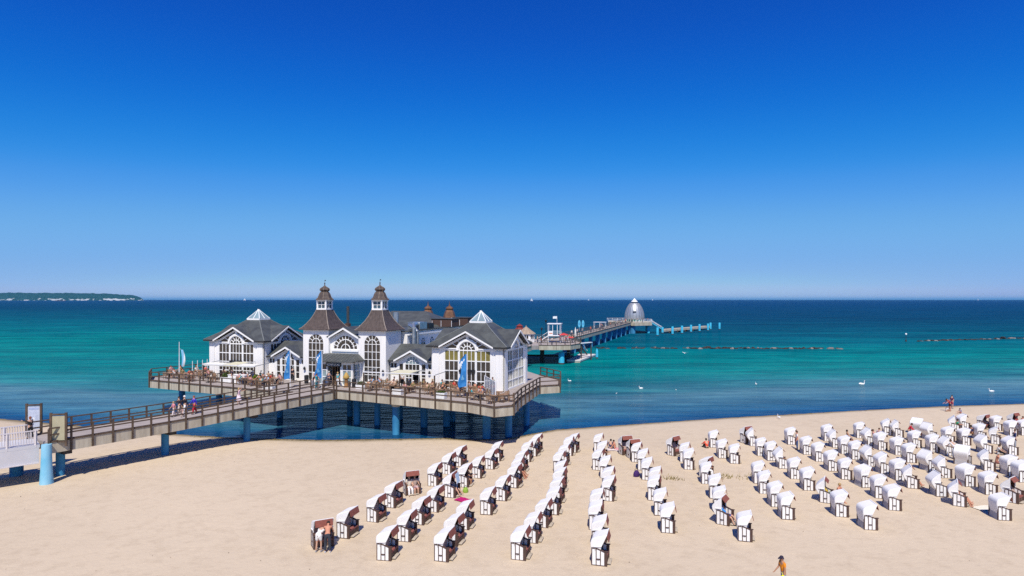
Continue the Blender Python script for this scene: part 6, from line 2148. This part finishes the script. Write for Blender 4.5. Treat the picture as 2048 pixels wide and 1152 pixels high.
# standing people at the entrance
for u, v, rz, pose, lab, tp, lg_, hr, sk in (
        (-0.45, -2.3, 1.5, 'walk', 'person in dark blue walking into the restaurant entrance', ((0.05, 0.07, 0.16), 'shirt'), ((0.04, 0.04, 0.06), 'trousers'), 'grey', 0),
        (1.05, -2.7, 1.4, 'stand', 'blond person in turquoise top and white trousers by the entrance', ((0.05, 0.42, 0.46), 'shirt'), ((0.7, 0.7, 0.7), 'trousers'), 'blond', 0),
        (-0.25, -4.9, 0.2, 'stand', 'person in teal jacket standing at the railing before the entrance', ((0.02, 0.32, 0.36), 'longshirt'), ((0.02, 0.16, 0.2), 'trousers'), 'brown', 1),
        (-1.0, -4.6, 0.1, 'bend', 'person in black bending at the railing before the entrance', ((0.03, 0.03, 0.04), 'shirt'), ((0.25, 0.25, 0.28), 'trousers'), 'red', 2),
        (-0.7, -3.9, 0.2, 'stand', 'child in pale blue standing with the teal adult', ((0.45, 0.62, 0.72), 'shirt'), ((0.4, 0.4, 0.45), 'shorts'), 'blond', 0),
        (8.3, -0.4, -1.5, 'stand', 'waiter in white shirt behind the cream awning', ((0.76, 0.75, 0.74), 'shirt'), ((0.03, 0.03, 0.03), 'trousers'), 'dark', 0),
        (-13.0, -4.2, 0.4, 'stand', 'person in dark navy standing beside the bright green planter', ((0.05, 0.05, 0.10), 'shirt'), ((0.6, 0.55, 0.52), 'trousers'), 'dark', 1),
        (-7.2, -0.3, -1.4, 'stand', 'waiter in black standing in the left wing doorway', ((0.02, 0.02, 0.03), 'longshirt'), ((0.02, 0.02, 0.02), 'trousers'), 'dark', 0),
        (19.9, -1.4, -0.5, 'stand', 'person in green standing by the glass screen', ((0.04, 0.25, 0.18), 'shirt'), ((0.12, 0.12, 0.15), 'trousers'), 'brown', 1)):
    person(BW(u, v), BA + rz, pose, lab, tp, lg_, hr, 'short', sk, None, 0.72 if 'child' in lab else 1.0)
# people on the outer pier
rq = random.Random(31)
PL = [(6.5, 141.5, 'beside the front railing, left'), (9.0, 142.0, 'behind the front railing, middle'), (12.0, 142.5, 'by the front railing above the cyan cylinder'), (11.2, 146.5, 'left of the red parasols'), (13.0, 147.0, 'between the red parasols'),
      (14.4, 150.5, 'by the right railing'), (6.0, 147.5, 'in front of the beige-roofed kiosk'), (7.6, 150.0, 'at the foot of the tower stairs'), (13.2, 153.5, 'by the closed cream parasol'), (14.2, 155.5, 'at the top of the dock stairs')]
for i, (x, y, wh) in enumerate(PL):
    nm, tc_ = TOPS[i % 10]
    person((x, y, DZ + 0.01), rq.uniform(0, 6.28), rq.choice(['stand', 'walk']), 'distant person in %s on the landing platform %s' % (nm, wh), (tc_, 'shirt'), ((0.06, 0.07, 0.12), 'trousers'), 'brown', 'short', rq.randrange(3), 'visitors on the landing platform')
for i in range(14):
    p = A3.lerp(A4, 0.10 + 0.062 * i + rq.uniform(-0.015, 0.015)) + AN * rq.uniform(-1.3, 1.3)
    nm, tc_ = TOPS[(i * 3 + 1) % 10]
    person(p, rq.uniform(0, 6.28), rq.choice(['stand', 'walk']), 'tiny distant person in %s on the long pier, %s from its near end' % (nm, names[i]), (tc_, 'shirt'), ((0.06, 0.07, 0.12), 'trousers'), 'brown', 'short', rq.randrange(3), 'visitors on the outer pier')
for i, (x, y) in enumerate(((48.5, 270), (51, 268.5), (53.5, 269), (56, 270), (58.5, 271.5))):
    nm, tc_ = TOPS[(i * 7 + 2) % 10]
    person((x, y, 4.76), rq.uniform(0, 6.28), 'stand', 'tiny person in %s at the railing below the dome, %s from left' % (nm, names[i]), (tc_, 'shirt'), ((0.06, 0.07, 0.12), 'trousers'), 'brown', 'short', rq.randrange(3), 'visitors at the pier head')

# planters
def planter(px, py, w_, h, label, leaf, bushy=0.34):
    p = deckp(px, py)
    t_ = thing('planter', label, 'planter', p, BA)
    MB().levels([(w_ / 2, 0.30, 0.02), (w_ / 2 + 0.05, 0.34, h)]).obj('box', TRIM, t_)
    MB().box(-w_ / 2 + 0.03, w_ / 2 - 0.03, -0.29, 0.29, h, h + 0.03).obj('soil', UNDER, t_)
    if leaf:
        mb = MB()
        rl = random.Random(int(px))
        for _ in range(420):
            a = rl.uniform(0, 6.28)
            r = math.sqrt(rl.random())
            x, y = math.cos(a) * r * w_ * 0.48, math.sin(a) * r * 0.32
            z = h + rl.uniform(0.0, 1.0) * bushy * (1.25 - r * 0.75)
            s_ = rl.uniform(0.05, 0.10)
            d1 = Vector((rl.uniform(-1, 1), rl.uniform(-1, 1), rl.uniform(-0.4, 1))).normalized() * s_
            d2 = Vector((rl.uniform(-1, 1), rl.uniform(-1, 1), rl.uniform(-0.4, 1))).normalized() * s_ * 0.6
            c = Vector((x, y, z))
            mb.add([c - d1, c + d2, c + d1, c - d2], [(0, 1, 2, 3)])
        mb.obj('foliage', leaf, t_, fix=False)
planter(452, 764, 1.2, 0.62, 'white planter with dark green shrub on the left terrace', LEAF, 0.55)
planter(513, 769, 1.15, 0.62, 'white planter with bright yellow-green shrub', LEAF2, 0.6)
planter(723, 778, 1.1, 0.5, 'white planter with low green shrub right of the entrance', LEAF, 0.4)
planter(796, 789, 1.0, 0.6, 'empty white planter box in front of the cream awning', None)
planter(882, 797, 1.0, 0.62, 'white planter box by the right awning post', LEAF, 0.2)
planter(538, 777, 1.4, 0.28, 'low white box at the walkway corner of the terrace', None)
p = deckp(477, 766)
t_ = thing('service_counter', 'large white service counter box on the left terrace', 'counter', p, BA)
MB().box(-1.25, 1.25, -0.4, 0.4, 0.02, 0.98).obj('body', TRIM, t_)
MB().box(-1.3, 1.3, -0.45, 0.45, 0.98, 1.03).obj('top', WHITE, t_)
# bins, stand at the door
for u, v, lab in ((-4.3, -1.4, 'black round bin left of the entrance porch'), (3.2, -2.6, 'black round bin right of the entrance porch')):
    t_ = thing('litter_bin', lab, 'bin', BW(u, v))
    MB().lathe([(0.24, 0), (0.26, 0.9), (0.22, 1.02)], 14).obj('bin_body', BLACK, t_)
    MB().lathe([(0.27, 0.88), (0.27, 0.93)], 14).obj('rim', DARKGUT, t_)
t_ = thing('ice_cream_figure', 'brown cone-shaped stand with golden top beside the entrance', 'figure stand', BW(2.15, -2.6))
MB().lathe([(0.30, 0), (0.24, 0.15), (0.2, 0.9), (0.30, 1.05)], 12).obj('cone', mat('cone_brown', (0.34, 0.17, 0.06), 0.7, 0.2, 6), t_)
MB().lathe([(0.34, 1.05), (0.40, 1.2), (0.26, 1.4), (0.22, 1.5), (0.05, 1.75)], 12).obj('swirl', ORANGE, t_)
t_ = thing('menu_board', 'white menu board leaning by the left tower', 'menu board', BW(-3.3, -1.0), BA)
MB().boxF(I3, -0.35, 0.35, 0, 0.05, 0.15, 1.35).obj('panel', TRIM, t_)
MB().boxF(I3, -0.28, 0.28, 0.052, 0.056, 0.85, 1.25).obj('printed_picture', cmat((0.5, 0.25, 0.16)), t_)
for x in (-0.3, 0.3):
    MB().box(x - 0.03, x + 0.03, -0.03, 0.03, 0, 0.2).obj('leg', BLACK, t_)

# awnings
def awning(u0, u1, vh, zt, zb, label, secs, posts):
    t_ = thing('awning', label, 'awning', BW(0, 0), BA)
    zero = DZ
    MB().box(u0, u1, -vh - 0.05, -vh + 0.05, zb - 0.05, zb + 0.05).obj('front_bar', DARKGUT if not secs else ROPE, t_)
    n = max(2, int((u1 - u0) / 2.4))
    for i in range(n + 1):
        u = u0 + (u1 - u0) * i / n
        MB().bar((u, -0.1, zt), (u, -vh, zb), 0.05, 0.06).obj('rafter', STEEL, t_)
    for u in posts:
        MB().box(u - 0.06, u + 0.06, -vh - 0.06, -vh + 0.06, 0, zb - 0.05).obj('post', RAILB, t_)
    for (a, c, k0, k1, mm) in secs:
        p0 = Vector((0, -0.1, zt)).lerp(Vector((0, -vh, zb)), k0)
        p1 = Vector((0, -0.1, zt)).lerp(Vector((0, -vh, zb)), k1)
        MB().bar(((a + c) / 2, p0.y, p0.z + 0.05), ((a + c) / 2, p1.y, p1.z + 0.05), c - a, 0.03).obj('canvas', mm, t_)
        MB().box(a, c, p1.y - 0.02, p1.y + 0.02, p1.z - 0.16, p1.z + 0.03).obj('valance', mm, t_)
awning(-18.6, -10.4, 3.2, 2.25, 2.05, 'long white retractable awning on brown posts before the left pavilion', [(-18.5, -15.4, 0.6, 1.0, CANV), (-15.3, -13.2, 0.3, 1.0, CANY), (-13.1, -10.5, 0.6, 1.0, CANV)], (-18.5, -14.2, -10.5))
awning(4.9, 14.0, 3.4, 2.1, 1.98, 'dark framed awning with cream canvas before the right wing', [(8.4, 10.9, 0.35, 1.0, CANY)], (5.0, 9.6, 13.9))

# banners and flags
def banner(px, py, hgt, label, wid=1.0, m=FLAGB, lean=0.0):
    p = deckp(px, py)
    t_ = thing('banner_flag', label, 'flag', p, BA + R(12))
    MB().tube((0, 0, 0), (0, 0, hgt), 0.045, 0.035).obj('pole', ROPE, t_)
    vs, fs = [], []
    n, m_ = 6, 14
    for j in range(m_ + 1):
        z = 1.15 + (hgt - 1.2) * j / m_
        k = j / m_
        ww = wid * (0.85 + 0.12 * math.cos((k - 0.1) * 9) if k < 0.74 else (0.85 + 0.12 * math.cos(5.76)) * (1.0 - (k - 0.74) / 0.26 * 0.8))
        for i in range(n + 1):
            q = i / n
            vs.append((-0.05 - ww * q * (0.92 + 0.08 * math.sin(k * 9)), 0.13 * math.sin(q * 4.5 + k * 5) * q + 0.05 * math.sin(k * 11), z - 0.16 * q * (1 - k) * 0.8))
    for j in range(m_):
        for i in range(n):
            fs.append((j * (n + 1) + i, j * (n + 1) + i + 1, (j + 1) * (n + 1) + i + 1, (j + 1) * (n + 1) + i))
    def cl(sel, name, mm, off):
        f2 = [f for k, f in enumerate(fs) if sel(k // n, k % n)]
        MB().add([(v[0], v[1] + off, v[2]) for v in vs], f2, True).obj(name, mm, t_, fix=False)
    mot = {(9, 4), (9, 5), (10, 3), (8, 5), (10, 4), (11, 2)}
    low = {(4, 3), (3, 3), (3, 2)}
    cl(lambda j, i: (j, i) not in mot and (j, i) not in low, 'cloth', m, 0)
    cl(lambda j, i: (j, i) in mot, 'white_wave_motif', FLAGW, 0)
    cl(lambda j, i: (j, i) in low, 'pale_print', FLAGL, 0)
    return t_
banner(580.5, 777, 4.45, 'tall blue banner with white motif before the left wing', 0.72)
banner(644, 775.5, 4.3, 'tall blue banner with white motif beside the left tower at the entrance', 0.9)
banner(934, 795, 4.55, 'tall blue banner with white motif before the right glass pavilion', 0.95)
p = deckp(358.5, 752)
t_ = thing('flagpole', 'white flagpole with light blue and white flag on the left terrace tip', 'flag', p, BA)
MB().tube((0, 0, 0), (0, 0, 4.55), 0.06, 0.035).obj('mast', ROPE, t_)
MB().bar((0, 0, 3.6), (0.28, 0, 3.6), 0.03, 0.03).obj('yard', ROPE, t_)
vs, fs1, fs2 = [], [], []
for j in range(9):
    k = j / 8
    wv = 0.28 + 0.62 * math.sin(PI * min(1, 0.15 + k * 0.8)) * 0.9
    for i in range(4):
        q = i / 3
        vs.append((0.28 + (wv - 0.28 + 0.25) * q + 0.1 * k, 0.12 * math.sin(q * 4 + k * 3), 3.55 - k * 2.2 - 0.1 * q))
for j in range(8):
    for i in range(3):
        f = (j * 4 + i, j * 4 + i + 1, j * 4 + i + 5, j * 4 + i + 4)
        (fs2 if i == 2 else fs1).append(f)
MB().add(vs, fs1, True).obj('blue_cloth', FLAGL, t_, fix=False)
MB().add(vs, fs2, True).obj('white_cloth', FLAGW, t_, fix=False)
# wind-screen poles at the left and glass screens at the right
for k, px in enumerate((385, 395, 405, 414.5)):
    p = deckp(px, 750 - k * 1.5)
    t_ = thing('white_pole', 'slim white pole at the left rear railing, %s of four from the left' % ['first', 'second', 'third', 'fourth'][k], 'pole', p, 0, 'white poles at the rear railing')
    MB().tube((0, 0, 0), (0, 0, 1.9), 0.05, 0.04).obj('shaft', ROPE, t_)
    MB().lathe([(0.09, 0), (0.09, 0.06)], 8).obj('foot', ROPE, t_)
sc = thing('glass_wind_screen', 'row of white framed glass wind screens beside the right pavilion corner', 'wind screen', BW(0, 0), BA)
for k in range(4):
    u0 = 19.3 + k * 0.75
    v0 = -2.2 - k * 1.15
    a, c = Vector((u0, v0, 0)), Vector((u0 + 0.75, v0 - 1.15, 0))
    for q in (a, c):
        MB().box(-0.04, 0.04, -0.04, 0.04, 0, 2.0).obj('post', ROPE, sc).location = q
    MB().bar(a + Vector((0, 0, 1.98)), c + Vector((0, 0, 1.98)), 0.06, 0.06).obj('top_rail', ROPE, sc)
    MB().bar(a.lerp(c, 0.05) + Vector((0, 0, 1.05)), a.lerp(c, 0.95) + Vector((0, 0, 1.05)), 0.015, 1.7).obj('pane', mat('screen_glass', (0.55, 0.60, 0.64), 0.1, 0.05, 1, 0, 0.6), sc)

# ------------------------------------------------------------------ air
hm = bpy.data.materials.new('sea_haze')
hm.use_nodes = True
t = hm.node_tree
for n in list(t.nodes):
    t.nodes.remove(n)
o_ = t.nodes.new('ShaderNodeOutputMaterial')
pv = t.nodes.new('ShaderNodeVolumePrincipled')
pv.inputs['Density'].default_value = 2.6e-5
pv.inputs['Color'].default_value = (0.22, 0.63, 1.0, 1)
t.links.new(pv.outputs[0], o_.inputs['Volume'])
MB().box(-61000, 61000, -300, 71000, -3.6, 135).obj('haze', hm, label='thin blue sea haze over the whole bay', kind='stuff')
